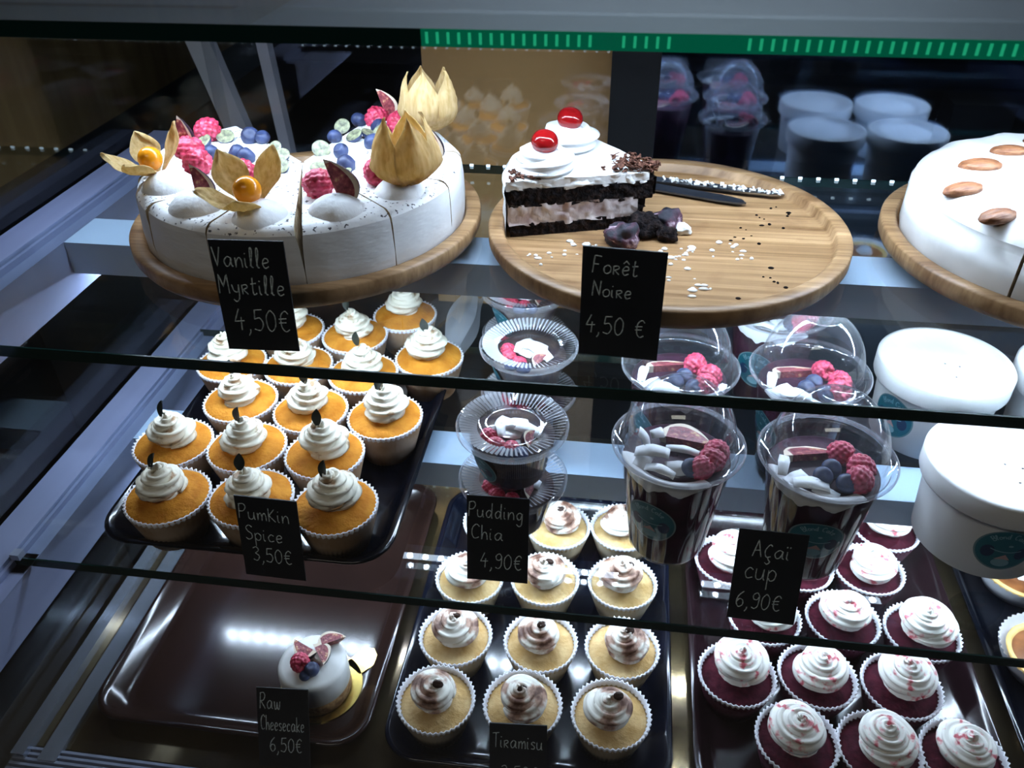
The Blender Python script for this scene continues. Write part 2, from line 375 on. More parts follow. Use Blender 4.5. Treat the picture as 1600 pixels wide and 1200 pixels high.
# a low steel duct along the back and stepped steel strips along the left end
obj('rear_duct', W(MB().box(-.525, .875, .86, 1.005, ZD - .03, ZD + .03)), M['black'], case, False)
st = MB(); st.box(-.525, -.512, .36, .86, ZD, ZD + .010); st.box(-.500, -.482, .36, .86, ZD, ZD + .005)
obj('deck_strip', W(st), M['polished'], case, False)
for x0, x1 in ((-.536, -.528), (.876, .884)):
    obj('end_panel', W(MB().box(x0, x1, .34, 1.05, ZD - .03, ZT + .02)), M['glass'], case, False)
obj('front_pane', W(MB().box(-.53, .88, .318, .324, ZD - .03, ZT + .03)), M['front_glass'], case, False)
for (x0, x1, y) in ((-.53, .0, 1.02), (.034, .88, 1.03)):
    d = obj('rear_door', W(MB().box(x0, x1, y, y + .006, ZD, ZT + .05)), M['rear_glass' if x0 < -.1 else 'rear_mirror'], case, False)
obj('door_frame', W(MB().box(-.0235, .033, 1.005, 1.045, ZD, ZT + .05)), M['black'], case, False)
obj('door_track', W(MB().box(-.53, .88, 1.0, 1.05, ZD + .03, ZD + .055)), M['black'], case, False)
def rails(z, name):
    for s in (1, -1):
        b = MB()
        x = -.525 if s == 1 else .875
        f = lambda a0, a1, y0, y1, z0, z1: b.box(min(x + s * a0, x + s * a1), max(x + s * a0, x + s * a1), y0, y1, z0, z1)
        f(0, .031, .35, .86, z - .045, z + .001)          # outer flange
        f(.031, .034, .35, .86, z - .045, z - .003)       # groove
        f(.034, .047, .35, .86, z - .045, z - .0085)      # lower step that carries the glass
        f(.040, .047, .35, .86, z - .058, z - .045)       # lip
        obj('side_rail', W(b), M['rail'], case, False)
for z in (Z1, Z2): rails(z, '')
def beam(z):
    return obj('cross_beam', W(MB().box(-.478, .828, .600, .650, z - .0385, z - .0087)), M['beam'], case, False)
def strip(z, y, x0, x1, n, down=True):
    hs = obj('led_strip', W(MB().box(x0, x1, y - .006, y + .006, z, z + .003)), M['housing'], case, False)
    b = MB()
    for i in range(n):
        x = x0 + (i + .5) * (x1 - x0) / n
        b.lathe([(.0034, z), (.0034, z - .0009), (.0025, z - .0013), (.0002, z - .0013)], 10, c=(x, y))
    b.box(x0, x1, y - .0045, y + .0045, z - .0003, z, 1)            # the glowing white tape between the diodes
    obj('diode_row', W(b), [M['led'], M['tape']], hs, False)
for z in (ZT, Z1, Z2):
    beam(z); strip(z - .0415, .630, -.47, .82, 72)
# small steel clips that hold the middle glass shelf
for x in (-.487,):
    b = MB(); b.box(x - .008, x + .008, .418, .44, Z2 - .03, Z2 - .0085); b.box(x - .004, x + .004, .424, .432, Z2, Z2 + .006)
    obj('shelf_clip', W(b), M['steel'], case, False)

def shelf(z, x0, x1, label, lit=False):
    t = thing('glass_shelf', label, 'shelf', (0, 0, z))
    yb = YB if not lit else .62
    p = MB().box(x0, x1, YF + .0015, yb, -.008, 0); p.mi[0] = 1
    obj('pane', p, [M['glass'], M['glass_under']], t, False)
    if lit:
        obj('front_edge', MB().box(x0, -.105, YF, YF + .0014, -.0082, .0002), M['edge'], t, False)
        obj('glow_edge', MB().box(-.105, x1, YF, YF + .0014, -.0082, .0002), M['edge_glow'], t, False)
    else: obj('front_edge', MB().box(x0, x1, YF, YF + .0014, -.0082, .0002), M['edge'], t, False)
    if not lit: obj('back_edge', MB().box(x0, x1, yb + .0001, yb + .0014, -.0082, .0002), M['edge'], t, False)
    return t
s = shelf(ZT, -.52, .87, 'topmost glass shelf with a green glowing front edge above the cakes', True)
b = MB()
for i in range(180):                                       # glowing bars on the edge paint the diode light caught in the glass
    x = -.102 + i * .0054
    if .021 < x < .053 or -.018 < x < -.009: continue
    b.box(x - .0007, x + .0007, YF - .0005, YF, -.0066, -.0012)
o = obj('edge_glints', b, M['glint_green'], s, False); o['kind'] = 'stuff'
s = shelf(Z1, -.494, .844, 'upper glass shelf that carries the three cake boards')
b = MB()
for i in range(80): b.box(-.49 + i * .0168, -.4865 + i * .0168, YB - .004, YB - .002, .0003, .0022)  # glowing dots stand in for diode reflections along the back edge
obj('edge_glints', b, M['glint_back'], s, False)
shelf(Z2, -.494, .844, 'middle glass shelf under the pumpkin cupcakes, dessert cups and tubs')

# ------------------------------------------------------------------ trays
def rrect(w, d, r, n=8):
    p = []
    for (cx, cy, a0) in ((w / 2 - r, d / 2 - r, 0), (-w / 2 + r, d / 2 - r, 90), (-w / 2 + r, -d / 2 + r, 180), (w / 2 - r, -d / 2 + r, 270)):
        for i in range(n + 1):
            a = R(a0 + 90 * i / n); p.append((cx + r * cos(a), cy + r * sin(a)))
    return p
def tray(label, x0, x1, y0, y1, z, m):
    w, d = x1 - x0, y1 - y0
    rows = []
    for ins, h in ((.024, .0), (.014, .001), (.006, .012), (.001, .0155), (0, .017), (.001, .0185), (.004, .0185), (.009, .015), (.016, .005), (.024, .003), (.03, .003)):
        rows.append([(x, y, h) for x, y in rrect(w - 2 * ins, d - 2 * ins, max(.034 - ins * .6, .01))])
    b = MB().grid(rows, True, 0, (True, True))
    o = obj('serving_tray', b, m, None, True, loc=((x0 + x1) / 2, (y0 + y1) / 2, z + H))
    return tag(o, label, 'tray')
tray('glossy black tray under the pumpkin cupcakes', -.425, -.168, .440, .79, Z2, M['tray_black'])
tray('glossy brown tray holding only one small raw cheesecake', -.474, -.200, .400, .757, ZD, M['tray_brown'])
tray('glossy dark navy tray under the cocoa dusted cupcakes', -.186, .080, .396, .757, ZD, M['tray_navy'])
tray('glossy red brown tray under the red velvet cupcakes', .098, .376, .396, .757, ZD, M['tray_red'])
tray('glossy black tray under the tartlets at the lower right', .392, .66, .396, .757, ZD, M['tray_black'])

# ------------------------------------------------------------------ cupcakes
def case_mesh(h, r0, r1, m_out, flutes=46):
    def fn(r, z, a, j):
        k = (.3 + .7 * z / h) * .0011
        return r + (k if j % 2 else -k), z + (.0008 if (j % 2 and z > h * .98) else 0)
    b = MB()
    n = flutes * 2
    b.lathe([(.001, 0), (r0, 0), (r0 + (r1 - r0) * .5, h * .5), (r1 - .001, h * .9)], n, 0, fn)
    b.lathe([(r1 - .001, h * .9), (r1, h), (r1 - .0012, h), (r1 - .003, h * .86)], n, 1, fn)
    return b.mesh('paper_case', [m_out, M['paper_w']], True)
def sponge_mesh(r, z, dome, m, name='sponge'):
    prof = []
    for i in range(12):
        t = i / 11; rr = r * cos(t * pi / 2) + .0005
        prof.append((rr, z + dome * sin(t * pi / 2)))
    b = MB().lathe([(r - .007, z - .012)] + prof, 40, 0, lambda r_, z_, a, j: (r_ + nz((cos(a), sin(a), z_ * 60), 2.2, .0007), z_ + nz((r_ * cos(a) * 90, r_ * sin(a) * 90, 3), 1, .0012)))
    return b.mesh(name, m)
def swirl(b, R0, Hh, turns, t0, t1, lobes, twist, z0, seed=0, squash=.9, amp=.2, ph=0, pw=.85):
    n = int(46 * turns); m = lobes * 4; rows = []
    for i in range(n + 1):
        t = i / n; th = 2 * pi * turns * t + ph
        r = R0 * (1 - t) ** pw; tb = t0 * (1 - t) + t1 * t
        if t > .93: tb *= max(.12, 1 - ((t - .93) / .07) ** 2)
        if i < 16: tb *= .15 + .85 * sin(pi / 2 * i / 16)
        z = z0 + Hh * t + nz((th, seed, 0), .7, .0007) - (.003 * (1 - i / 16) if i < 16 else 0) + (.0035 * ((t - .85) / .15) ** 1.5 if t > .85 else 0)
        er = Vector((cos(th), sin(th), 0)); ez = Vector((0, 0, 1)); c = er * (r + nz((seed, th, 4), .8, .0008)) + ez * z
        row = []
        for j in range(m):
            f = 2 * pi * j / m
            rad = tb * (1 + amp * cos(lobes * f + twist * th))
            row.append(c + er * rad * cos(f) + ez * rad * squash * sin(f))
        rows.append(row)
    b.grid(rows, True, 0, (True, True))
    b.lathe([(R0, z0 - t0 * .8), (R0 * .8, z0), (.002, z0 + Hh * .8)], 16)
    return b
def pk_frost(k):
    return swirl(MB(), .0138, .0215, 2.7 + .2 * k, .0090, .0044, 6, 2.3, .0495, k * 3.7, .9, .33, ph=k).mesh('frosting', M['pk_frost'])
def tm_frost(k):
    b = swirl(MB(), .0158, .0125, 2.3 + .15 * k, .0092, .0055, 7, 1.2, .0470, k * 5.1, .9, .20, ph=k * 2, pw=1.1); return b.mesh('frosting', M['tm_frost'])
def rv_frost(k):
    b = swirl(MB(), .0172, .0135, 2.5 + .1 * k, .0094, .0046, 8, 1.0, .0465, k * 2.3, .95, .20, ph=k * 1.5, pw=1.05); return b.mesh('frosting', M['rv_frost'])
def leaf_mesh():
    rows = []
    for i in range(9):
        t = i / 8; w = .0044 * sin(pi * min(1, t * .92 + .06)) ** .8
        y = .0145 * t
        rows.append([(sx * w, y, .0009 * (1 if abs(sx) > .5 else 0) + .0022 * sin(t * 2.2)) for sx in (-1, -.5, 0, .5, 1)])
    low = [[(p[0], p[1], p[2] - .0006) for p in r] for r in rows]
    return MB().grid(rows).grid(low).mesh('leaf', M['leaf'])
CASE = {'k': case_mesh(.0405, .0250, .0352, M['paper_k']), 't': case_mesh(.0405, .0255, .0362, M['paper_t']), 'r': case_mesh(.0405, .0255, .0362, M['paper_r'])}
SPG = {'k': sponge_mesh(.0339, .0385, .0080, M['pk_cake']), 't': sponge_mesh(.0335, .0355, .006, M['tm_cake']), 'r': sponge_mesh(.0335, .0355, .006, M['rv_cake'])}
FR = {'k': [pk_frost(k) for k in range(3)], 't': [tm_frost(k) for k in range(4)], 'r': [rv_frost(k) for k in range(3)]}
LEAF = leaf_mesh()
BEAN = MB().ball((0, 0, 0), .0042, 10, 8, sq=(1.3, .9, .7), fn=lambda d: 1 - .25 * max(0, 1 - abs(d.y) * 5) * (d.z > 0)).mesh('coffee_bean', M['bean'])
def cupcake(kind, i, x, y, z, label, group, top=True, lean=None):
    nm = {'k': 'pumpkin_cupcake', 't': 'tiramisu_cupcake', 'r': 'red_velvet_cupcake'}[kind]
    rz = (i * 2.399) % 6.283
    t = thing(nm, label, 'cupcake', (x, y, z), 0, group)
    put('paper_case', CASE[kind], t, rot=(0, 0, rz))
    put('sponge', SPG[kind], t, rot=(0, 0, rz * 1.3))
    fz = (i * 1.7) % 6.283
    put('frosting', FR[kind][i % len(FR[kind])], t, rot=(0, 0, fz), loc=(random.uniform(-.002, .002), random.uniform(-.002, .002), 0), scale=random.uniform(.95, 1.05) * (1.13 if kind == 'r' else 1.08 if kind == 't' else 1.0))
    if kind != 'k': t.children[-1].location.z -= .005 if kind == 'r' else .003
    if top and kind == 'k':
        put('leaf', LEAF, t, loc=(random.uniform(-.005, .002), -.004 + random.uniform(-.002, .002), .0735 + random.uniform(-.002, .002)), rot=(R(68 + random.uniform(-12, 8)), R(random.uniform(-14, 14)), R(random.uniform(-40, 15))))
    if top and kind == 't':
        put('coffee_bean', BEAN, t, loc=(random.uniform(0, .006), random.uniform(-.002, .004), .0655), rot=(R(30), R(20), random.uniform(0, 3)))
    return t
zt = Z2 + .003
PK = [(-.3634, .4728, 'front row, left corner of the black tray'), (-.2925, .4800, 'front row, middle, partly behind the price card'), (-.2190, .4790, 'front row, right of the price card'),
      (-.3914, .5400, 'second row, left end beside the steel rail'), (-.3220, .5430, 'second row, middle of three'), (-.2490, .5430, 'second row, right of the middle one'),
      (-.3560, .6100, 'third row, leftmost'), (-.2825, .6030, 'third row, middle'), (-.2090, .6020, 'third row, right end near the tray edge'),
      (-.3920, .6730, 'fourth row, left, under the corner of the vanilla cake card'), (-.3210, .6760, 'fourth row, straight below the vanilla cake card'), (-.2500, .6700, 'fourth row, seen through the shelf edge'),
      (-.3520, .7420, 'back left, almost hidden by the vanilla cake card'), (-.2790, .7390, 'fifth row, middle, below the cake board'), (-.1890, .7060, 'fifth row, right end behind the third row'),
      (-.2350, .7880, 'back row, alone under the cake board')]
noleaf = {9, 10, 12, 15}
for i, (x, y, d) in enumerate(PK):
    cupcake('k', i, x, y, zt, 'pumpkin cupcake%s, %s' % (' without a leaf' if i in noleaf else ' with dark leaf', d), 'pumpkin cupcakes on the black tray', i not in noleaf)
zd = ZD + .003
TM = [(-.1395, .4440, 'front row, left end'), (-.0590, .4490, 'front row, middle, cut off by the lowest card'), (.0220, .4495, 'front row, right end'),
      (-.1350, .5170, 'second row, left end'), (-.0500, .5200, 'second row, middle'), (.0300, .5230, 'second row, right end'),
      (-.1342, .5930, 'third row, left, below the pudding card'), (-.0540, .6010, 'third row, middle, right of the pudding card'), (.0280, .6060, 'third row, right end under the diodes'),
      (-.0470, .6810, 'back row, right of the pudding cups'), (.0260, .6880, 'back row, right end behind the purple cup'), (-.1200, .6790, 'back row, left, hidden by the pudding cups')]
for i, (x, y, d) in enumerate(TM):
    cupcake('t', i, x, y, zd, 'golden cupcake with cocoa dusted cream, %s' % d, 'cocoa dusted cupcakes on the navy tray')
RV = [(.1861, .4460, 'front row, leftmost'), (.2560, .4460, 'front row, second from the left'), (.3260, .4470, 'front row, at the right corner of the tray'),
      (.1390, .5070, 'second row, leftmost by the tray rim'), (.2140, .5150, 'second row, middle'), (.2900, .5140, 'second row, right end'),
      (.1720, .5800, 'third row, left, half hidden by the purple cup card'), (.2500, .5860, 'third row, middle'), (.3250, .5800, 'third row, right end'),
      (.1420, .6530, 'fourth row, left of the purple cup card'), (.2160, .6540, 'fourth row, middle, behind the front right purple cup'), (.2900, .6580, 'fourth row, right'),
      (.3220, .7240, 'back row, beside the white tub')]
for i, (x, y, d) in enumerate(RV):
    cupcake('r', i, x, y, zd, 'dark red cupcake with white swirl, %s' % d, 'red velvet cupcakes on the red brown tray')

# ------------------------------------------------------------------ fruit meshes
def fib(n):
    return [Vector((sqrt(1 - (1 - 2 * (i + .5) / n) ** 2) * cos(2.39996 * i), sqrt(1 - (1 - 2 * (i + .5) / n) ** 2) * sin(2.39996 * i), 1 - 2 * (i + .5) / n)) for i in range(n)]
_f = fib(76)
def drup(d):
    m = max(d.dot(p) for p in _f); a = math.acos(min(1, m))
    k = .84 + .19 * sqrt(max(0, 1 - (a / .235) ** 2))
    if d.z > .82: k *= .55 + .45 * (1 - (d.z - .82) / .18)
    return k
def rasp_mesh(): return MB().ball((0, 0, 0), .0098, 56, 36, fn=drup, sq=(1, 1, 1.12)).mesh('raspberry', M['rasp'])
RASP = rasp_mesh()
BLUE = MB().ball((0, 0, 0), .0068, 18, 14, sq=(1, 1, .86), fn=lambda d: 1 - (.22 * max(0, (d.z - .86) / .14)) + (.05 if .78 < d.z < .88 else 0)).mesh('blueberry', M['blue'])
def bhalf():
    b = MB(); r = .0066
    b.lathe([(.0003, -r * .8), (r * .6, -r * .66), (r * .92, -r * .3), (r, 0)], 18, 0)
    b.lathe([(r, 0), (r * .82, .0004), (r * .4, -.0004), (.0003, .0002)], 18, 1)
    return b.mesh('blueberry_half', [M['blue'], M['bluecut']])
BHALF = bhalf()
def fig_mesh(span=75, L=.030, Rm=.0155, name='fig_wedge'):
    b = MB(); prof = []
    for i in range(13):
        t = i / 12; r = Rm * (sin(pi * t ** .85)) ** .75 * (1 - .25 * t) + .0004
        prof.append((r, L * t))
    na = 10; rows = []
    for r, z in prof:
        rows.append([(r * cos(R(-span / 2 + span * k / na)), r * sin(R(-span / 2 + span * k / na)), z) for k in range(na + 1)])
    b.grid(rows, False, 0)
    for a in (R(-span / 2), R(span / 2)):
        for i in range(12):
            (r0, z0), (r1, z1) = prof[i], prof[i + 1]
            for (u0, u1, mi) in ((0, .80, 2), (.80, 1, 1)):
                k0, k1 = u0, u1
                v = [(r0 * k0 * cos(a), r0 * k0 * sin(a), z0), (r0 * k1 * cos(a), r0 * k1 * sin(a), z0), (r1 * k1 * cos(a), r1 * k1 * sin(a), z1), (r1 * k0 * cos(a), r1 * k0 * sin(a), z1)]
                b.add(v, [(0, 1, 2, 3)], mi if 1 < i < 11 else 1)
    return b.mesh(name, [M['figskin'], M['figrim'], M['figflesh']])
FIG = fig_mesh(); 
def petal_mesh(open_, L=.040, Rm=.0185, span=74, seed=0, name='husk_petal'):
    """one of the five papery petals; open_ 0 = lantern, 1 = flared"""
    rows = []; n = 16; m = 10
    for i in range(n + 1):
        t = i / n
        rc = .0014 + (Rm * sin(pi / 2 * t / .36) ** .75 if t < .36 else Rm * (1 - .5 * ((t - .36) / .64) ** 1.4))
        ro = .0012 + Rm * (sin(pi * .5 * min(1, t * 1.5)) + .55 * t * t)
        r = rc * (1 - open_) + ro * open_
        z = L * t * (1 - .28 * open_)
        k0 = .40 if open_ > .5 else .58
        w = (1.0 if t < k0 else max(0, cos((t - k0) / (1 - k0) * pi / 2)) ** 1.15 + .02)
        row = []
        for j in range(m + 1):
            s_ = -1 + 2 * j / m
            a = R(span / 2) * s_ * w * (1 if open_ < .5 else .85)
            rr = r + .0012 * cos(s_ * pi) * (1 - abs(s_)) + nz((s_ * 2, t * 4, seed), 1.3, .0016) + .0018 * open_ * t * (s_ * s_)
            row.append((rr * cos(a), rr * sin(a), z + nz((s_, t * 3, seed + 9), 1.5, .0012) + t * t * nz((seed, 1.7, 2), 3, .010)))
        rows.append(row)
    b = MB().grid(rows)
    rows2 = [[(p[0] * .985, p[1] * .985, p[2]) for p in r] for r in rows]
    return b.grid(rows2).mesh(name, M['husk'])
PET = {(o, k): petal_mesh(o, seed=k * 3.1 + o) for o in (.0, .12, .95) for k in range(3)}
PBERRY = MB().ball((0, 0, .0), .0088, 20, 14).mesh('berry', M['physalis'])
def physalis(parent, loc, axis, open_, skip=(), tw=0, s=1.0):
    p = put('physalis', PBERRY, parent, loc=Vector(loc) + Vector(axis).normalized() * .0135 * s)
    mw = rot_to(axis, tw)
    p.rotation_euler = mw.to_euler(); p.scale = (s,) * 3
    for k in range(5):
        if k in skip: continue
        put('husk_petal', PET[(open_, k % 3)], p, loc=(0, 0, -.0135), rot=(0, 0, R(72 * k)))
    return p
def dollop_mesh():
    prof = [(.0250, -.001), (.0238, .0025), (.0215, .0055), (.018, .0085), (.013, .0115), (.007, .0135), (.0004, .0142)]
    return MB().lathe(prof, 36, 0, lambda r, z, a, j: (r * (1 + .05 * sin(a * 2 + 1)) + nz((cos(a), sin(a), z * 40), 1.5, .0012), z)).mesh('cream_dollop', M['cream'])
DOL = dollop_mesh()

# ------------------------------------------------------------------ cake boards and cakes
def board(label, x, y):
    prof = [(.001, 0), (.136, 0), (.1425, .0035), (.145, .008), (.145, .0165), (.1438, .0180), (.1345, .0180), (.1328, .0170), (.1315, .0105), (.1295, .0095), (.001, .0095)]
    o = obj('cake_board', MB().lathe(prof, 96), M['bamboo'], None, True, loc=(x, y, Z1 + .0003 + H))
    return tag(o, label, 'cake board')
BX = {'v': (-.2625, .632), 'f': (.0363, .640), 'p': (.3538, .6461)}
board('round bamboo board under the white berry cake', *BX['v'])
board('round bamboo board, mostly bare, with crumbs and knives', *BX['f'])
board('round bamboo board under the pecan cake', *BX['p'])
ZB = Z1 + .0096                            # top of the board's floor
def sector(b, r, a0, a1, h, bev=.006, step=3, rough=.0008, seed=0, r_in=.0015, z0=0, mi=(0, 1, 2), cut=(0, 0), fine=False):
    """cake wedge: mi = (top, side, cut)"""
    n = max(2, int(abs(a1 - a0) / step))
    prof = [(r_in, z0), (r - .001, z0)]
    side = [(r, z0 + .002), (r + .0006, z0 + (h - z0) * .35), (r, z0 + (h - z0) * .7), (r - .0003, h - bev)] + [(r - bev + bev * cos(R(t)), h - bev + bev * sin(R(t))) for t in (25, 50, 75)]
    topp = [(r - bev, h)] + [(r * k, h) for k in (.86, .72, .58, .44, .3, .15)] + [(r_in, h)]
    def ring(p):
        row = []
        for i in range(n + 1):
            up = max(0, min(1, (p[1] / h - .55) / .4))            # a knife cut, wider towards the top
            a = R(a0 + cut[0] * up + (a1 - a0 - (cut[0] + cut[1]) * up) * i / n)
            x, y = p[0] * cos(a), p[0] * sin(a)
            q = nz((x * 45, y * 45, p[1] * 60 + seed), 1, rough)
            row.append((x * (1 + q / max(p[0], .01)), y * (1 + q / max(p[0], .01)), p[1] + (q * .8 if p[1] > z0 + .003 else 0)))
        return row
    P = prof + side + topp; rows = [ring(p) for p in P]
    b.grid(rows[:2], False, 2 if len(mi) < 4 else mi[2])
    b.grid(rows[1:len(prof) + len(side) - 2], False, mi[1])
    b.grid(rows[len(prof) + len(side) - 3:], False, mi[0])
    for e in (0, n):
        if fine and e == n:                                    # torn crumb on the cut that faces the shop
            a = R(a1); nx, ny = -sin(a), cos(a); g = []
            for u in range(37):
                q = r_in + (r - r_in) * u / 36; col = []
                for w_ in range(9):
                    z = z0 + (h - z0) * w_ / 8; edge = 0 if w_ in (0, 8) else 1
                    d = nz((q * 160, z * 160, seed), 1, .0022) + nz((q * 420, z * 420, seed + 5), 1, .0012)
                    zz = z + (nz((q * 70, w_, seed + 2), 1, .0028) if w_ in (0, 8) and z > .002 else nz((q * 200, z * 200, seed + 3), 1, .001))
                    col.append((q * cos(a) + nx * d, q * sin(a) + ny * d, max(.0003, zz)))
                g.append(col)
            b.grid(g, False, mi[2])
        pts = [rows[k][e] for k in range(len(P))]
        b.add(pts, [tuple(range(len(pts))) if e else tuple(range(len(pts)))[::-1]], mi[2])
    return b
vx, vy = BX['v']; VH = .050; VR = .1305
slices = {}
order = [(-207, 'far left end, with a raspberry'), (-177, 'left side, with an upright fig wedge'), (-147, 'left front, with an open physalis flower over its edge'), (-117, 'front left, with a fig wedge on cream'), (-87, 'middle front left, with a wide open physalis'),
         (-57, 'middle front right, with a dark fig wedge'), (-27, 'front right, with a closed golden physalis'), (3, 'right end, with a small fig wedge'), (33, 'back right, with a tall physalis'), (63, 'farthest back, with a fig wedge in shade')]
for a, d in order:
    off = .0004
    cx, cy = vx + off * cos(R(a)), vy + off * sin(R(a))
    t = thing('cake_slice', 'white cream cake slice, %s' % d, 'cake slice', (cx, cy, ZB), 0, 'slices of the white berry cake')
    gap = .05; wide = (.3, 1.3 if a == -87 else .3) if a != -57 else (1.1, .3)
    obj('cake', sector(MB(), VR, a - 15 + gap, a + 15 - gap, VH, .009, 2, .0014, seed=a, cut=wide), [M['dusted'], M['cake_side'], M['sponge_cut']], t)
    px, py = .105 * cos(R(a)), .105 * sin(R(a))
    if a != -207: put('cream_dollop', DOL, t, loc=(px, py, VH - .002), rot=(0, 0, a), scale=(.84, .84, .9))
    slices[a] = (t, px, py, cx - vx, cy - vy)
def sl(a): t, px, py, ox, oy = slices[a]; return t, px, py, VH + .010
t, px, py, pz = sl(-147); physalis(t, (px - .010, py + .008, pz - .006), (-.25, -.10, 1), .95, (3,), 2.2, 1.05)
t, px, py, pz = sl(-87); physalis(t, (px - .009, py + .010, pz - .0085), (.0, -.22, .8), .95, (4,), 1.15, 1.15)
t, px, py, pz = sl(-27); physalis(t, (px + .008, py - .004, pz - .004), (-.05, .05, 1), .0, (), .3, 1.30)
t, px, py, pz = sl(33); physalis(t, (px + .006, py + .000, pz), (.02, .1, 1), .12, (), .9, 1.26)
def fig(a, axis, tw, dx=0, dy=0, dz=0, s=1.0):
    t, px, py, pz = sl(a); o = put('fig_wedge', FIG, t, loc=(px + dx, py + dy, pz - .004 + dz), scale=s); o.rotation_euler = rot_to(axis, tw).to_euler()
fig(-117, (-.15, .25, 1), .75, -.002, .006, -.010, 1.05)
fig(-177, (.25, .1, 1), .60, -.002, 0, -.002, 1.1)
fig(-57, (-.30, .15, .9), .70, .002, .006, -.010, 1.3)
fig(3, (.05, .1, 1), .45, -.002, 0, -.006, 1.0)
fig(63, (-.3, 0, 1), .8, 0, 0, 0, .95)
def which(x, y):
    a = math.degrees(atan2(y, x))
    best = min(slices, key=lambda k: abs((a - k + 180) % 360 - 180)); return best
def on_cake(name, me, pts, dz, rots, s=(.9, 1.1)):
    for x, y in pts:
        k = which(x, y); t, px, py, ox, oy = slices[k]
        o = put(name, me, t, loc=(x - ox, y - oy, VH + dz), rot=rots(), scale=random.uniform(*s))
on_cake('raspberry', RASP, [(-.094, -.006), (-.074, -.032), (-.100, .044), (-.030, -.050), (.036, -.064), (.074, -.035), (.040, .089), (.063, .077)], .0085, lambda: (R(random.uniform(50, 110)), R(random.uniform(-30, 30)), random.uniform(0, 6)), (1.08, 1.22))
RASPS = 1
on_cake('blueberry_half', BHALF, [(-.056, -.015), (-.098, .028), (-.084, .042), (-.019, .004), (-.010, -.021), (.010, .020), (.022, -.021), (.045, -.029), (.027, .057), (.010, .078), (.038, .065), (.050, .064), (-.030, .017)], .0045, lambda: (R(random.uniform(5, 50)), R(random.uniform(-25, 25)), R(random.uniform(-30, 30))), (.95, 1.2))
on_cake('blueberry', BLUE, [(-.079, .001), (-.057, .003), (-.012, -.050), (-.050, .042), (-.062, .044), (.012, .050), (.028, .017), (.041, -.011), (.049, .040), (.061, .019), (.020, .096), (-.046, -.003), (.044, .078)], .0045, lambda: (R(random.uniform(-50, 50)), R(random.uniform(-50, 50)), 0), (.95, 1.2))

# pecan cake (cut at its front left)
px_, py_ = BX['p']
def pecan_mesh():
    def fn(d):
        return 1 - .16 * max(0, 1 - abs(d.y) * 4.5) * (d.z > 0) - .06 * (sin(d.y * 16) ** 2) * (d.z > -.2)
    return MB().ball((0, 0, 0), .008, 26, 14, fn=fn, sq=(2.05, 1.05, .62)).mesh('pecan_half', M['pecan'])
PEC = pecan_mesh()
PR, PH = .1295, .052
for nm, a0, a1, lab, pts in (('pecan_cake', -368, -130.6, 'round ivory frosted cake topped with pecan halves', [(-.1134, -.0251, .5), (-.1032, -.0754, .55), (-.0837, .0304, .2), (-.0475, .0692, .1), (-.010, .095, -.2), (-.03, .02, .5), (.05, .06, 1)]),
                             ('pecan_cake_slice', -129.6, -98, 'ivory cake slice right of the cut in the pecan cake', [(-.045, -.095, .4)])):
    t = thing(nm, lab, 'cake', (px_, py_, ZB))
    obj('frosted_cake', sector(MB(), PR, a0, a1, PH, .018, 3, .0016, 50), [M['frost_smooth'], M['frost_smooth'], M['sponge_cut']], t)
    for x, y, rz in pts: put('pecan_half', PEC, t, loc=(x * .93, y * .93, PH + .001), rot=(R(random.uniform(-8, 8)), 0, rz), scale=random.uniform(.95, 1.1))

# black forest wedge
fx, fy = BX['f']
t = thing('chocolate_cake_wedge', 'last wedge of dark chocolate cake with white cream and two cherries', 'cake slice', (fx - .005, fy + .012, ZB))
A0, A1 = 130, 197
def layer(nm, r, z0, z1, m, rough, seed, bev=.002, rin=.008):
    obj(nm, sector(MB(), r, A0, A1, z1, bev, 2.5, rough, seed, rin, z0, (0, 0, 0), (0, 0), True), m, t)
layer('lower_sponge', .1255, 0, .011, M['choc'], .0022, 1, rin=.022)
layer('cream_filling', .1265, .010, .027, M['pinkcream'], .0026, 2, rin=.02)
layer('upper_sponge', .1265, .025, .040, M['choc'], .0022, 3, rin=.008)
layer('cream_top', .1285, .039, .047, M['cream'], .0018, 4, .005, rin=.012)
b = MB()                                                   # cream coat on the outer curved side
rows = []
for i in range(24):
    a = R(A0 + (A1 - A0) * i / 23)
    rows.append([((.129 + nz((a * 9, z * 90, 1), 1, .0016)) * cos(a), (.129 + nz((a * 9, z * 90, 1), 1, .0016)) * sin(a), z) for z in (.001, .008, .016, .024, .032, .038, .044)])
obj('cream_coat', b.grid(rows), M['cream'], t)
def rosette(nm):
    b = MB(); swirl(b, .0165, .014, 2.0, .0115, .007, 6, 1.2, .006, 3, .95, .22, pw=.9); return b.mesh(nm, M['cream'])
ROS = rosette('cream_rosette')
CH = MB().ball((0, 0, 0), .0105, 24, 16, sq=(1, 1, .85), fn=lambda d: 1 - .12 * max(0, (d.z - .8) / .2)).mesh('cherry', M['cherry'])
for a, s_ in ((181, 1.02), (147, 1.08)):
    q = (.098 * cos(R(a)), .098 * sin(R(a)))
    put('cream_rosette', ROS, t, loc=(q[0], q[1], .0465), rot=(0, 0, R(a)), scale=(s_ * 1.08, s_ * 1.08, s_ * .72))
    put('cherry', CH, t, loc=(q[0] + .002, q[1] - .001, .0465 + .0215 * s_), rot=(R(10), R(8), 0), scale=1.05)
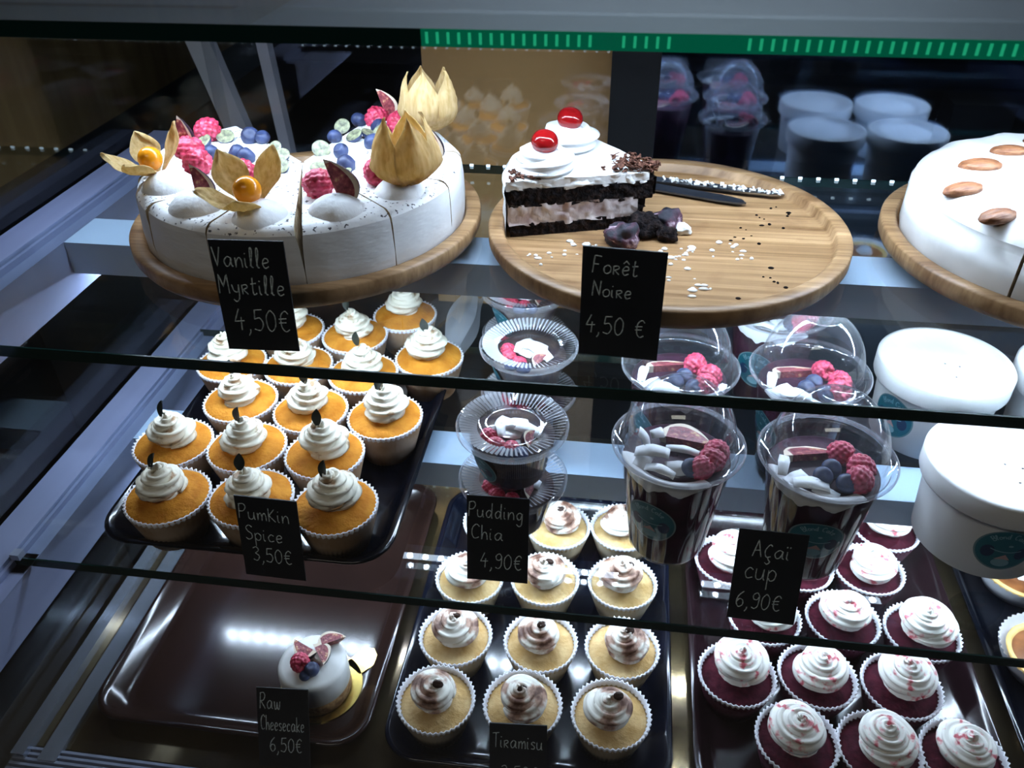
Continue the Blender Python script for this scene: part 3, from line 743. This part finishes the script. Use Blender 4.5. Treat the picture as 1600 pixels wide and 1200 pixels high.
def shav(n, fn, seed):
    rnd = random.Random(seed); b = MB()
    for i in range(n):
        x, y, z = fn(rnd); s0 = len(b.v); L = rnd.uniform(.0025, .006); w = rnd.uniform(.0008, .0018)
        b.add([(-L / 2, -w, 0), (L / 2, -w, .0004), (L / 2, w, .0009), (-L / 2, w, .0005), (-L / 2, -w, -.0006), (L / 2, -w, -.0004), (L / 2, w, .0002), (-L / 2, w, -.0002)],
              [(0, 1, 2, 3), (4, 7, 6, 5), (0, 4, 5, 1), (1, 5, 6, 2), (2, 6, 7, 3), (3, 7, 4, 0)])
        b.xf(Matrix.Translation((x, y, z)) @ Matrix.Rotation(rnd.uniform(0, 6.28), 4, 'Z') @ Matrix.Rotation(rnd.uniform(-.9, .9), 4, 'Y') @ Matrix.Rotation(rnd.uniform(-.9, .9), 4, 'X'), s0)
    return b
def tipfn(r_):
    a = R(r_.uniform(A0 + 6, A1 - 4)); q = r_.uniform(.006, .040) * (1 if r_.random() < .8 else 1.25); return q * cos(a), q * sin(a), .0478 + r_.uniform(0, .005)
def rimfn(r_):
    a = R(r_.uniform(186, 197)); q = r_.uniform(.098, .124); return q * cos(a), q * sin(a), .0475 + r_.uniform(0, .002)
o = obj('chocolate_shavings', shav(170, tipfn, 2), M['shavings'], t, False); o['kind'] = 'stuff'
o = obj('chocolate_shavings', shav(50, rimfn, 5), M['shavings'], t, False); o['kind'] = 'stuff'

def _lump(r, seed, sq):
    return MB().ball((0, 0, r * sq[2] * .75), r, 26, 18, fn=lambda d: 1 + nz(d + Vector((seed, 0, 0)), 1.6, .45) + nz(d + Vector((0, seed, 0)), 4.0, .16), sq=sq)
for i, (x, y, r, m, lab) in enumerate([(-.033, -.028, .0125, 'crumble', 'dark crumbled lump at the tip of the chocolate wedge, behind the card'), (-.018, -.006, .012, 'choc', 'black crumbled lump beside the tip of the chocolate wedge'),
                                       (.001, .008, .011, 'crumble', 'pink and purple lump of cream, right of the wedge tip'), (.014, -.002, .006, 'cream', 'small white blob of cream, right end of the crumbled heap'), (.000, -.016, .0075, 'choc', 'dark berry lump in front of the pink cream')]):
    tag(obj('cake_lump', _lump(r, i * 3.3, (1.15, 1, .85)), M[m], None, True, loc=(fx + x, fy + y, ZB + H)), lab, 'cake crumb', 'lumps fallen from the chocolate wedge')
def crumbs(pts, n, m, lab, seed, rmin, rmax, spread):
    rnd = random.Random(seed); b = MB()
    for i in range(n):
        x, y = rnd.choice(pts); x += rnd.gauss(0, spread); y += rnd.gauss(0, spread); r = rnd.uniform(rmin, rmax)
        if x * x + y * y > .122 ** 2: continue
        b.ball((x, y, r * .35), r, 6, 5, sq=(rnd.uniform(.7, 1.8), rnd.uniform(.7, 1.5), .55))
    o = obj('crumbs', b, m, None, True, loc=(fx, fy, ZB + H)); tag(o, lab, 'crumbs', None, 'stuff')
crumbs([(-.070, -.027), (-.068, -.042), (.055, -.025), (.045, -.015), (.058, -.041), (.005, -.047), (.015, -.041), (.009, -.078), (-.094, -.08), (.02, -.095), (.012, -.06), (.03, -.03), (-.1, -.06)], 70, M['cream'], 'white cream crumbs scattered over the bare bamboo board', 3, .0007, .0024, .006)
crumbs([(.096, .054), (.087, .021), (.052, -.11), (.082, -.075), (.09, .074), (.06, .0), (.075, .04)], 34, M['choc'], 'dark chocolate crumbs on the right of the bare board', 4, .0006, .0016, .008)
# two knives lying behind the wedge tip
def knife(name, p0, p1, w, m, label, z, tip):
    v = Vector((p1[0] - p0[0], p1[1] - p0[1], 0)); L = v.length; a = atan2(v.y, v.x)
    t = thing(name, label, 'knife', (fx + p0[0], fy + p0[1], ZB + z), a)
    out = [(0, -w / 2), (L * .75, -w / 2), (L * .93, -w * .38), (L, 0 if tip else -w * .1), (L * .95, w * .3), (L * .8, w / 2), (0, w / 2)]
    b = MB(); n = len(out)
    b.add([(x, y, 0) for x, y in out] + [(x, y, .0016) for x, y in out], [tuple(range(n))[::-1], tuple(range(n, 2 * n))] + [(i, (i + 1) % n, n + (i + 1) % n, n + i) for i in range(n)])
    obj('blade', b, M[m], t, False)
    b = MB(); b.box(-.075, 0, -w * .5, w * .5, -.001, .006); obj('handle', b, M['black'], t, False)
    return t
k = knife('cake_knife', (-.030, .1055), (.104, .076), .011, 'knife', 'silver cake knife smeared with cream, pointing right behind the wedge', .004, True)
o = obj('cream_smear', shav(60, lambda r_: (r_.uniform(.03, .135), r_.uniform(-.004, .004), .0022), 8), M['cream'], k, False); o['kind'] = 'stuff'
knife('table_knife', (-.026, .091), (.070, .058), .014, 'knife_dark', 'dark round ended knife in front of the silver knife', .003, False)

# ------------------------------------------------------------------ chalk handwriting
G = {
 'V': (.44, ["0,1 .2,0 .2,0 .42,1"]), 'a': (.5, [".40,.44 .22,.52 .03,.3 .12,.03 .3,.1 .41,.47 .41,.47 .41,.1 .5,.02"]), 'n': (.4, ["0,.5 .02,0 .02,0 .06,.3 .22,.5 .34,.35 .37,0"]),
 'i': (.14, ["0,.5 .01,.1 .09,0", ".02,.7 .04,.76"]), 'l': (.2, ["0,.1 .1,.5 .15,.9 .08,1.02 .03,.7 .05,.1 .16,.02"]), 'e': (.36, [".02,.25 .3,.32 .28,.48 .12,.5 .01,.25 .12,.01 .34,.1"]),
 'M': (.54, ["0,0 .04,1 .04,1 .24,.35 .24,.35 .46,1 .46,1 .52,0"]), 'y': (.4, ["0,.5 .1,.15 .3,.12 .36,.5 .36,.5 .34,-.2 .18,-.42 .02,-.3"]), 'r': (.34, ["0,.5 .02,0", "0,.46 .22,.5 .28,.36 .06,.24 .06,.24 .3,0"]),
 't': (.32, [".12,.9 .1,.1 .2,0 .3,.08", "0,.55 .3,.6"]), 'F': (.44, ["0,0 .06,1 .06,1 .42,.96", ".02,.5 .3,.5"]), 'o': (.38, [".2,.5 .03,.35 .05,.08 .2,0 .36,.12 .36,.38 .2,.5"]),
 'ê': (.36, [".02,.25 .3,.32 .28,.48 .12,.5 .01,.25 .12,.01 .34,.1", ".02,.68 .16,.84 .16,.84 .32,.66"]), 'N': (.46, ["0,0 .03,1 .03,1 .4,.05 .4,.05 .44,1"]), 'P': (.44, ["0,0 .04,1", "0,.95 .3,1 .42,.78 .28,.52 .04,.48"]),
 'u': (.42, ["0,.5 .02,.1 .16,0 .3,.12 .34,.5 .34,.5 .36,.08 .42,0"]), 'm': (.54, ["0,.5 .02,0 .02,0 .06,.35 .18,.5 .25,.3 .26,0 .26,0 .3,.35 .42,.5 .5,.3 .52,0"]), 'k': (.36, ["0,1 .02,0", ".32,.52 .04,.25 .04,.25 .34,0"]), 'K': (.42, ["0,.9 .02,0", ".36,.85 .03,.4 .03,.4 .4,0"]),
 'S': (.42, [".4,.88 .22,1 .04,.82 .14,.58 .34,.42 .36,.14 .16,0 0,.12"]), 'p': (.38, ["0,.5 .02,-.42", ".02,.35 .16,.5 .34,.35 .3,.08 .14,0 .03,.12"]), 'c': (.36, [".34,.42 .18,.5 .02,.28 .12,.02 .36,.08"]),
 'C': (.48, [".46,.85 .28,1 .06,.75 .04,.3 .2,.02 .46,.12"]), 'h': (.38, ["0,1 .02,0 .02,0 .08,.38 .22,.5 .32,.3 .35,0"]), 'd': (.46, [".36,.4 .2,.5 .03,.3 .1,.03 .26,.06 .36,.35", ".38,1 .38,.08 .44,0"]),
 'g': (.42, [".36,.4 .2,.5 .03,.32 .12,.05 .28,.1 .37,.45 .37,.45 .36,-.25 .2,-.42 .03,-.28"]), 'A': (.46, ["0,0 .2,1 .2,1 .44,0", ".06,.36 .36,.4"]), 'ç': (.38, [".34,.7 .2,.78 .02,.4 .12,.04 .34,.08", ".2,0 .26,-.14 .34,-.25 .22,-.4 .08,-.3"]),
 'ï': (.16, ["0,.5 .01,.1 .1,0", "-.06,.72 -.03,.80", ".1,.72 .13,.80"]), 'R': (.46, ["0,0 .04,1", "0,.95 .3,1 .42,.78 .28,.52 .06,.5 .06,.5 .44,0"]), 'w': (.5, ["0,.5 .06,.05 .18,.05 .24,.45 .24,.45 .3,.05 .42,.05 .48,.5"]),
 's': (.32, [".3,.44 .14,.5 .04,.36 .26,.2 .24,.03 .02,.04"]), 'T': (.5, ["0,.95 .5,1", ".25,.98 .26,0"]), '0': (.42, [".2,1 .02,.7 .04,.2 .2,0 .38,.25 .38,.75 .2,1"]), '3': (.38, [".02,.9 .22,1 .34,.78 .14,.55 .14,.55 .36,.35 .24,.03 .0,.1"]),
 '4': (.42, [".22,1 .0,.4 .0,.4 .42,.44", ".28,.62 .26,0"]), '5': (.42, [".4,1 .08,.97 .08,.97 .05,.55 .05,.55 .28,.6 .4,.32 .26,.02 .0,.08"]), '6': (.4, [".34,1 .1,.7 .02,.3 .16,0 .36,.14 .34,.42 .16,.5 .04,.3"]),
 '9': (.4, [".38,.8 .24,1 .06,.84 .1,.6 .28,.58 .38,.82 .38,.82 .36,.2 .2,0 .04,.08"]), ',': (.14, [".08,.06 .08,-.08 0,-.24"]), '€': (.46, [".42,.85 .28,.98 .1,.75 .1,.25 .26,.02 .44,.12", "0,.6 .34,.64", "0,.42 .32,.45"]),
 'B': (.42, ["0,0 .04,1", "0,.96 .3,1 .34,.66 .06,.54 .06,.54 .4,.4 .34,.02 .0,.02"]), ' ': (.3, [])}
def catmull(p, n=6):
    if len(p) < 3:
        return [Vector(p[0]).lerp(Vector(p[-1]), i / 4) for i in range(5)]
    q = [p[0]] + p + [p[-1]]; out = []
    for i in range(1, len(q) - 2):
        p0, p1, p2, p3 = (Vector(x) for x in q[i - 1:i + 3])
        if (p2 - p1).length < 1e-6: continue
        for k in range(n):
            t = k / n; out.append(.5 * ((2 * p1) + (p2 - p0) * t + (2 * p0 - 5 * p1 + 4 * p2 - p3) * t * t + (3 * p1 - p0 - 3 * p2 + p3) * t ** 3))
    out.append(Vector(p[-1])); return out
def write(b, text, x, y, size, w, slant=.0, curve=None, maxw=None, rise=0):
    """ribbons of chalk in the plane XZ of a card whose face looks to -Y"""
    adv = sum(G[c][0] + .13 for c in text) * size
    sx = 1.0 if not maxw or adv <= maxw else maxw / adv
    cx = x
    for ch in text:
        gw, strokes = G[ch]
        for s in strokes:
            pts = [tuple(float(v) for v in q.split(',')) for q in s.split()]
            c = catmull(pts); rows = []
            for i, p in enumerate(c):
                tn = c[min(i + 1, len(c) - 1)] - c[max(i - 1, 0)]
                if tn.length < 1e-6: tn = Vector((1, 0))
                nn = Vector((-tn.y, tn.x)).normalized()
                X = cx + (p.x + slant * p.y) * size * sx; Z = y + p.y * size + rise * (cx - x)
                ww = w * (.75 + .35 * noise.noise(Vector((X * 700, Z * 700, 1))))
                rows.append((X, Z, nn.x * ww, nn.y * ww))
            if curve:
                pp = [(curve(X + dx, Z + dz), curve(X - dx, Z - dz)) for X, Z, dx, dz in rows]
                b.grid([[p[0], p[1]] for p in pp])
            else:
                b.grid([[(X + dx, -.0001, Z + dz), (X, -.0005, Z), (X - dx, -.0001, Z - dz)] for X, Z, dx, dz in rows])
        cx += (gw + .13) * size * sx
    return b
def card(bl, br, tl, lines, label):
    bl, br, tl = Vector(bl), Vector(br), Vector(tl)
    ux = (br - bl); w = ux.length; ux.normalize()
    uz = (tl - bl); uz -= ux * uz.dot(ux); h = uz.length; uz.normalize(); uy = uz.cross(ux)
    t = thing('price_card', label, 'price card', (0, 0, 0), 0, 'chalk price cards')
    t.matrix_world = Matrix(((ux.x, uy.x, uz.x, bl.x), (ux.y, uy.y, uz.y, bl.y), (ux.z, uy.z, uz.z, bl.z + H), (0, 0, 0, 1)))
    obj('slate', MB().box(0, w, 0, .0012, 0, h), M['slate'], t, False)
    b = MB()
    for (text, x, y, size, mw) in lines: write(b, text, x * w, y * h, size * h, .00056, .04, None, mw * w if mw else None, -.02)
    obj('chalk_writing', b, M['chalk'], t, False)
    foot = MB(); foot.box(w * .3, w * .7, .0012, .012, 0, .001); foot.box(w * .3, w * .7, .0012, .0024, 0, .012)
    obj('card_holder', foot, M['clear'], t, False)
    return t
card((-.2574, .4425, Z1), (-.2086, .4451, Z1), (-.2456, .4499, -.2282), [('Vanille', .02, .77, .17, .78), ('Myrtille', .03, .53, .17, .92), ('4,50€', .16, .19, .20, .8)], 'black chalk card reading Vanille Myrtille before the white cake')
card((-.0221, .4658, Z1), (.0295, .4619, Z1), (-.0185, .4642, -.2271), [('Forêt', .13, .78, .15, .7), ('Noire', .14, .57, .14, .66), ('4,50 €', .08, .22, .17, .86)], 'black chalk card reading Forêt Noire on the mostly bare board')
card((-.2868, .4342, Z2), (-.2352, .4331, Z2), (-.2757, .446, -.4477), [('PumKin', .04, .73, .18, .84), ('Spice', .1, .47, .18, .66), ('3,50€', .17, .20, .18, .78)], 'black chalk card reading Pumkin Spice before the orange cupcakes')
card((-.1046, .4524, Z2), (-.0551, .4532, Z2), (-.0994, .4699, -.4481), [('Pudding', .03, .76, .17, .9), ('Chia', .07, .50, .17, .56), ('4,90€', .22, .16, .18, .74)], 'black chalk card reading Pudding Chia before the clear pudding cups')
card((.1025, .4395, Z2), (.153, .438, Z2), (.1052, .4598, -.4487), [('Açaï', .24, .72, .18, .6), ('cup', .17, .47, .24, .5), ('6,90€', .1, .14, .18, .84)], 'black chalk card reading Açaï cup before the purple cups')
card((-.2932, .3811, ZD + .004), (-.246, .3842, ZD + .004), (-.2944, .4136, -.652), [('Raw', .06, .74, .2, .42), ('Cheesecake', .06, .47, .19, .86), ('6,50€', .22, .2, .18, .66)], 'black chalk card reading Raw Cheesecake at the lower left')
card((-.0803, .3818, ZD + .004), (-.0309, .3853, ZD + .004), (-.0802, .4047, -.6504), [('Tiramisu', .05, .68, .2, .9), ('3,50€', .2, .25, .18, .7)], 'black chalk card reading Tiramisu at the bottom edge of the picture')

# ------------------------------------------------------------------ stickers
def sticker(parent, r0, r1, h, zc, ang, rad, m=None):
    """round sticker on a conical wall: radius r0 at z 0 to r1 at z h, centred at angle ang and height zc"""
    def cv(off):
        def f(X, Z):
            z = zc + Z; rr = r0 + (r1 - r0) * z / h + off; a = ang + X / rr
            return (rr * cos(a), rr * sin(a), z)
        return f
    def disc(b, cx, cz, ra, rb, n, off, mi, r_in=0):
        f = cv(off); rows = []
        for k in range(5):
            q = r_in + (1 - r_in) * k / 4
            rows.append([f(cx + ra * q * cos(2 * pi * j / n), cz + rb * q * sin(2 * pi * j / n)) for j in range(n)])
        b.grid(rows, True, mi)
    b = MB(); disc(b, 0, 0, rad * .95, rad * .95, 40, .0004, 0); disc(b, 0, 0, rad, rad, 40, .0004, 1, .94)
    st = obj('sticker', b, [m or M['teal'], M['teal_rim']], parent)
    b = MB()
    for s_ in (-1, 1): disc(b, s_ * rad * .55, -rad * .12, rad * .22, rad * .30, 14, .0007, 0)
    obj('dark_print', b, M['st_dark'], st)
    b = MB(); f = cv(.0008)
    def arc(X, Z):                                         # bend the lettering along the top of the disc
        a = pi / 2 - X / (rad * .68) ; q = rad * .64 + Z
        return f(q * cos(a), q * sin(a))
    text = 'Blond Cake'; size = rad * .23
    adv = sum(G[c][0] + .13 for c in text) * size
    write(b, text, -adv / 2, 0, size, rad * .022, 0, arc)
    rows = []
    for i in range(15):
        x = rad * (-.5 + i / 14); z = rad * (.02 - .10 * (1 - (2 * i / 14 - 1) ** 2))
        rows.append([f(x, z), f(x, z + rad * .04)])
    b.grid(rows); disc(b, rad * .1, rad * .26, rad * .08, rad * .05, 10, .0007, 0)
    disc(b, 0, -rad * .62, rad * .30, rad * .20, 14, .0006, 0)
    obj('lettering', b, M['st_pale'], st)
    b = MB(); b.add([f(-rad * .26, -rad * .45), f(rad * .26, -rad * .45), f(rad * .05, -rad * .18)], [(0, 1, 2)])
    obj('cake_print', b, M['st_pink'], st)

# ------------------------------------------------------------------ purple cups with dome lids
CW = MB().lathe([(.030, .001), (.0315, .004), (.0436, .098), (.0455, .1035), (.0472, .105), (.0465, .1065)], 64).mesh('cup', M['cupwall'])
CFILL = MB().lathe([(.001, .0025), (.0298, .0025), (.0307, .005), (.0422, .0935), (.040, .0945), (.02, .0952), (.001, .095)], 48).mesh('smoothie', M['acai'])
_dp = [(.0475, .103), (.0500, .1045), (.0515, .1075), (.0518, .1095), (.0500, .1105), (.0445, .1105), (.0437, .1125)]
_dp += [(.0435 * cos(R(q)) ** .95, .1135 + .0530 * sin(R(q))) for q in range(4, 71, 6)] + [(.0142, .1638), (.0138, .1630), (.001, .1630)]
DOME = MB().lathe(_dp, 72).mesh('dome_lid', M['dome'])
RIMRING = MB().lathe([(.0508, .1060), (.0520, .1075), (.0522, .1095), (.0508, .1108)], 72).mesh('lid_rim', M['rib'])
def flake_mesh(L, w, bend, seed):
    rows = []
    for i in range(9):
        t = i / 8 - .5
        rows.append([(L * t, s_ * w / 2 * (1 - .5 * abs(t)), bend * (1 - 4 * t * t) + nz((t * 3, s_, seed), 1, .0008) + o_) for s_, o_ in ((-1, 0), (1, 0), (1, -.0006), (-1, -.0006))])
    return MB().grid(rows, True, 0, (True, True)).mesh('coconut_flake', M['coconut'])
FLK = [flake_mesh(.027, .013, .003, 1), flake_mesh(.024, .009, .004, 2), flake_mesh(.028, .007, .004, 3), flake_mesh(.020, .013, -.001, 4)]
def lining():
    rows = []
    for i in range(40):
        q = i / 39; a = R(185 + 120 * q); e = sin(pi * q)
        hh = .002 + e * (.008 + nz((q * 6, 1, 2), 1, .006) + nz((q * 17, 3, 2), 1, .0025))
        rows.append([((  .0431 - .0011 * hh / .01) * cos(a), (  .0431 - .0011 * hh / .01) * sin(a), .0985 - max(.0005, hh)), (.0430 * cos(a), .0430 * sin(a), .0985 + .001 * e), (.0395 * cos(a), .0395 * sin(a), .0985 + .002 * e), (.033 * cos(a), .033 * sin(a), .0962)])
    return MB().grid(rows).mesh('coconut_cream', M['coconut'])
LIN = lining()
def acai(x, y, label, var, st_ang, rz=0):
    t = thing('smoothie_cup', label, 'dessert cup', (x, y, Z2), 0, 'purple smoothie cups with dome lids')
    put('cup', CW, t); put('smoothie', CFILL, t); put('coconut_cream', LIN, t, rot=(0, 0, R(rz)))
    put('dome_lid', DOME, t); put('lid_rim', RIMRING, t)
    zt_ = .0955
    if var == 0:
        fl = [(-.026, .002, .008, 0, 20, 70, 10), (-.016, .010, .012, 1, 50, 30, 60), (-.020, -.010, .009, 0, 8, -8, -10), (.004, -.006, .009, 2, 20, 0, -12), (.000, -.022, .006, 3, 25, 0, 5), (-.026, -.014, .006, 3, 10, -15, 60), (-.014, -.026, .004, 1, 10, 0, -20)]
        fig_ = (.004, .014, .012, (1, -.25, .05), -.25, 1.6); rs = [(.026, -.010), (.018, -.020), (.030, .000)]; bl = [(.010, -.020)]
    else:
        fl = [(-.024, -.020, .005, 3, 10, 0, 40), (-.014, -.027, .005, 0, 5, 5, 0), (-.032, -.006, .005, 1, 0, 0, 80), (-.004, -.032, .004, 3, 0, 10, -20)]
        fig_ = (-.024, .004, .010, (1, .22, .0), -.15, 1.6); rs = [(.014, .012), (.026, -.004), (.022, -.018)]; bl = [(.004, -.006), (.012, -.022), (-.004, -.016)]
    for (fx_, fy_, fz_, k, rx, ry, rz_) in fl: put('coconut_flake', FLK[k], t, loc=(fx_, fy_, zt_ + fz_), rot=(R(rx), R(ry), R(rz_)))
    o = put('fig_wedge', FIG, t, loc=(fig_[0] - .020 if var == 0 else fig_[0] - .006, fig_[1], zt_ + fig_[2] - .004), scale=fig_[5] * .9); o.rotation_euler = rot_to(fig_[3], .916 + fig_[4]).to_euler()
    for q in rs: put('raspberry', RASP, t, loc=(*q, zt_ + .006), rot=(R(random.uniform(40, 120)), 0, random.uniform(0, 6)), scale=random.uniform(.95, 1.1))
    for q in bl: put('blueberry', BLUE, t, loc=(*q, zt_ + .005), rot=(R(30), R(20), 0), scale=1.15)
    sticker(t, .0300, .0446, .1035, .053, R(st_ang), .0215)
    return t
acai(.0564, .5158, 'clear cup of purple smoothie with coconut flakes under its dome, front left', 0, -118)
acai(.1685, .5141, 'clear domed cup of purple smoothie behind the purple cup card, front right', 1, -95)
acai(.0610, .6250, 'clear domed purple cup just right of the chocolate cake card', 1, -150, 40)
acai(.1730, .6290, 'clear domed purple cup beside the rear white tub', 1, -160, 20)
acai(.1600, .7400, 'clear domed purple cup farthest back, under the bare board', 0, -120)

# ------------------------------------------------------------------ pudding cups with flat ribbed lids
PC = MB().lathe([(.026, .0005), (.0275, .003), (.0365, .040), (.0405, .046), (.0425, .0475)], 56).mesh('cup', M['clear'])
PF = MB().lathe([(.001, .0015), (.0258, .0015), (.0268, .004), (.0352, .0385), (.02, .0395), (.001, .0395)], 44).mesh('chia_pudding', M['chia'])
PLID = MB().lathe([(.0440, .0445), (.0462, .047), (.0465, .0505), (.0450, .0525)], 64).mesh('lid_rim', M['rib'])
def ribs(r, z, a, j):
    k = 1 if (j % 2) else -1
    return r, z + (.0005 * k if .027 < r < .0445 else 0)
PTOP = MB().lathe([(.0450, .0525), (.0435, .0530), (.0400, .0520), (.0330, .0500), (.0290, .0485)], 132, 0, ribs)
for i in range(132, len(PTOP.f)):
    if i % 2: PTOP.mi[i] = 1                            # raised ribs scatter, the grooves between stay clear
PTOP = PTOP.mesh('lid_ribs', [M['clear'], M['ribline']], False)
PWIN = MB().lathe([(.0290, .0485), (.0285, .0480), (.0200, .0480), (.0185, .0490), (.0010, .0490)], 56).mesh('lid_window', M['clear'])
def pudding(x, y, z, label, full=True):
    t = thing('pudding_cup', label, 'dessert cup', (x, y, z), random.uniform(-.3, .3), 'clear cups of chia pudding with ribbed lids')
    for nm, me in (('cup', PC), ('chia_pudding', PF), ('lid_rim', PLID), ('lid_ribs', PTOP), ('lid_window', PWIN)): put(nm, me, t)
    for (fx_, fy_, k, rz_) in ((.004, .008, 0, 10), (-.006, .014, 3, 60), (.012, .0, 0, -30), (.0, -.002, 3, 0), (-.01, .004, 1, 90)): put('coconut_flake', FLK[k], t, loc=(fx_, fy_, .0425), rot=(R(10), R(8), R(rz_)), scale=.9)
    for q in ((-.020, .000), (-.016, -.012), (-.004, -.019)): put('raspberry', RASP, t, loc=(*q, .0395), rot=(R(80), 0, q[0] * 100), scale=.75)
    o = put('fig_wedge', FIG, t, loc=(.010, -.020, .0400), scale=.7); o.rotation_euler = rot_to((.6, 1, .1), 2.8).to_euler()
    put('blueberry', BLUE, t, loc=(.002, -.026, .0395)); put('blueberry', BLUE, t, loc=(-.010, -.024, .0395))
    sticker(t, .0265, .038, .042, .022, R(-152), .0165)
    return t
pudding(-.0762, .5260, Z2, 'clear pudding cup under another, right behind the pudding card')
pudding(-.0765, .5290, Z2 + .0535, 'clear pudding cup on top of the front stack, lid shining white')
pudding(-.0775, .6500, Z2, 'lower cup of the second pudding stack, seen across the shelf edge')
pudding(-.0775, .6500, Z2 + .0535, 'upper cup of the second pudding stack, left of the chocolate cake card')
pudding(-.0940, .7560, Z2 + .0535, 'rearmost pudding cup, its lid just showing under the bare board')
pudding(-.0940, .7560, Z2, 'bottom cup of the rearmost pudding stack')

# ------------------------------------------------------------------ white tubs
TB = MB().lathe([(.001, .0), (.049, .0), (.0505, .0015), (.0555, .076), (.055, .078)], 64).mesh('tub', M['tub'])
TL = MB().lathe([(.0560, .0640), (.0598, .0640), (.0604, .0655), (.0604, .0825), (.0596, .0840), (.0570, .0842), (.0558, .0835), (.0553, .0805), (.03, .0803), (.001, .0803)], 72).mesh('lid', M['tub'])
def tub(x, y, label, st):
    t = thing('paper_tub', label, 'tub', (x, y, Z2), 0, 'white tubs with paper lids')
    put('tub', TB, t); put('lid', TL, t)
    b = MB(); b.ball((.012, -.004, .0806), .0009, 6, 4, sq=(1.3, .8, .4)); b.ball((.004, -.022, .0806), .0009, 6, 4, sq=(1.3, .8, .4)); obj('vent_holes', b, M['bean'], t)
    sticker(t, .0500, .0556, .0775, .036, R(st), .0225)
tub(.3189, .5546, 'large white lidded tub at the front right of the middle shelf', -93)
tub(.3122, .6989, 'white lidded tub in the second row, its blue sticker crossed by the shelf edge', -147)
tub(.4370, .6950, 'white lidded tub cut off by the right edge of the picture', -100)
tub(.4440, .5570, 'white lidded tub right of the front one, seen only mirrored in the rear glass', -90)

# ------------------------------------------------------------------ raw cheesecake, tartlets, tongs
rx_, ry_ = -.2635, .4685
b = MB(); b.lathe([(.001, 0), (.0405, 0), (.0405, .0012), (.001, .0012)], 64)
b.add([(.016, .030, .0002), (.034, .018, .0002), (.050, .036, .0002), (.040, .050, .0002), (.030, .050, .0002), (.016, .030, .0012), (.034, .018, .0012), (.050, .036, .0012), (.040, .050, .0012), (.030, .050, .0012)], [(4, 3, 2, 1, 0), (5, 6, 7, 8, 9)] + [(i, (i + 1) % 5, 5 + (i + 1) % 5, 5 + i) for i in range(5)])
tag(obj('gold_cake_card', b, M['gold'], None, False, loc=(rx_, ry_, ZD + .0032 + H)), 'round gold card with a tab under the raw cheesecake', 'cake card')
t = thing('raw_cheesecake', 'small round white raw cheesecake topped with figs and berries', 'cake', (rx_ - .003, ry_ - .001, ZD + .0046))
obj('nut_base', MB().lathe([(.001, 0), (.0330, 0), (.0335, .002), (.0335, .014), (.001, .014)], 48), M['nutbase'], t)
obj('cheesecake', MB().lathe([(.0332, .0135), (.0335, .016), (.0332, .036), (.0315, .039), (.028, .0402), (.001, .0402)], 56), M['white_glaze'], t)
put('raspberry', RASP, t, loc=(-.008, -.008, .0480), rot=(R(70), 0, .6), scale=.95); put('blueberry', BLUE, t, loc=(.005, -.013, .0465), scale=1.1); put('blueberry', BLUE, t, loc=(.0, -.019, .0445), scale=.8)
for (lx, ly, ax, tw) in ((-.003, .014, (.75, -.9, .05), .04), (.004, .006, (-.85, .35, .05), 3.67), (.002, .012, (.9, .5, .05), 1.42)):
    o = put('fig_wedge', FIG, t, loc=(lx, ly, .0475), scale=.95); o.rotation_euler = rot_to(ax, tw).to_euler()
def tart(x, y, label, s):
    t = thing('caramel_tartlet', label, 'tart', (x, y, ZD + .003), s, 'caramel tartlets in paper cases')
    b = MB(); n = 92
    b.lathe([(.001, .0003), (.036, .0003), (.044, .016), (.0475, .026)], n, 0, lambda r, z, a, j: (r + (.001 if j % 2 else -.001) * (z / .026), z)); obj('paper_case', b, M['paper_w'], t)
    obj('crust', MB().lathe([(.001, .002), (.030, .002), (.0385, .018), (.0395, .0205), (.0375, .0215), (.0345, .0205), (.033, .0175)], 56, 0, lambda r, z, a, j: (r + nz((cos(a), sin(a), z * 30), 3, .0006), z)), M['tartshell'], t)
    obj('filling', MB().lathe([(.0335, .0180), (.025, .0190), (.001, .0195)], 40), M['tartfill'], t)
    obj('cream_dollop', MB().lathe([(.014, .018), (.014, .022), (.010, .027), (.004, .031), (.0004, .032)], 24, 0, lambda r, z, a, j: (r * (1 + .12 * sin(5 * a + z * 300)), z)), M['cream'], t)
tart(.4640, .6950, 'caramel tartlet with a cream dollop behind the white tub, at the right edge', 0)
tart(.4520, .5830, 'caramel tartlet in a white paper case at the lower right edge', .5)
# clear plastic tongs lying behind the pumpkin cupcakes
t = thing('serving_tongs', 'pale clear plastic tongs lying behind the pumpkin cupcakes', 'tongs', (-.172, .735, Z2 + .012), R(84))
for s_ in (0, 1):
    rows = []
    for i in range(13):
        q = i / 12; w = .007 + .009 * sin(pi * min(1, q * 1.1)) ** 2
        rows.append([(-.01 + .125 * q, k * w + s_ * .003 * q, .004 + s_ * (.014 * sin(pi * q * .9) + .010) + .018 * q + .004 * abs(k)) for k in (-1, -.5, 0, .5, 1)])
    obj('arm', MB().grid(rows), M['film'], t)
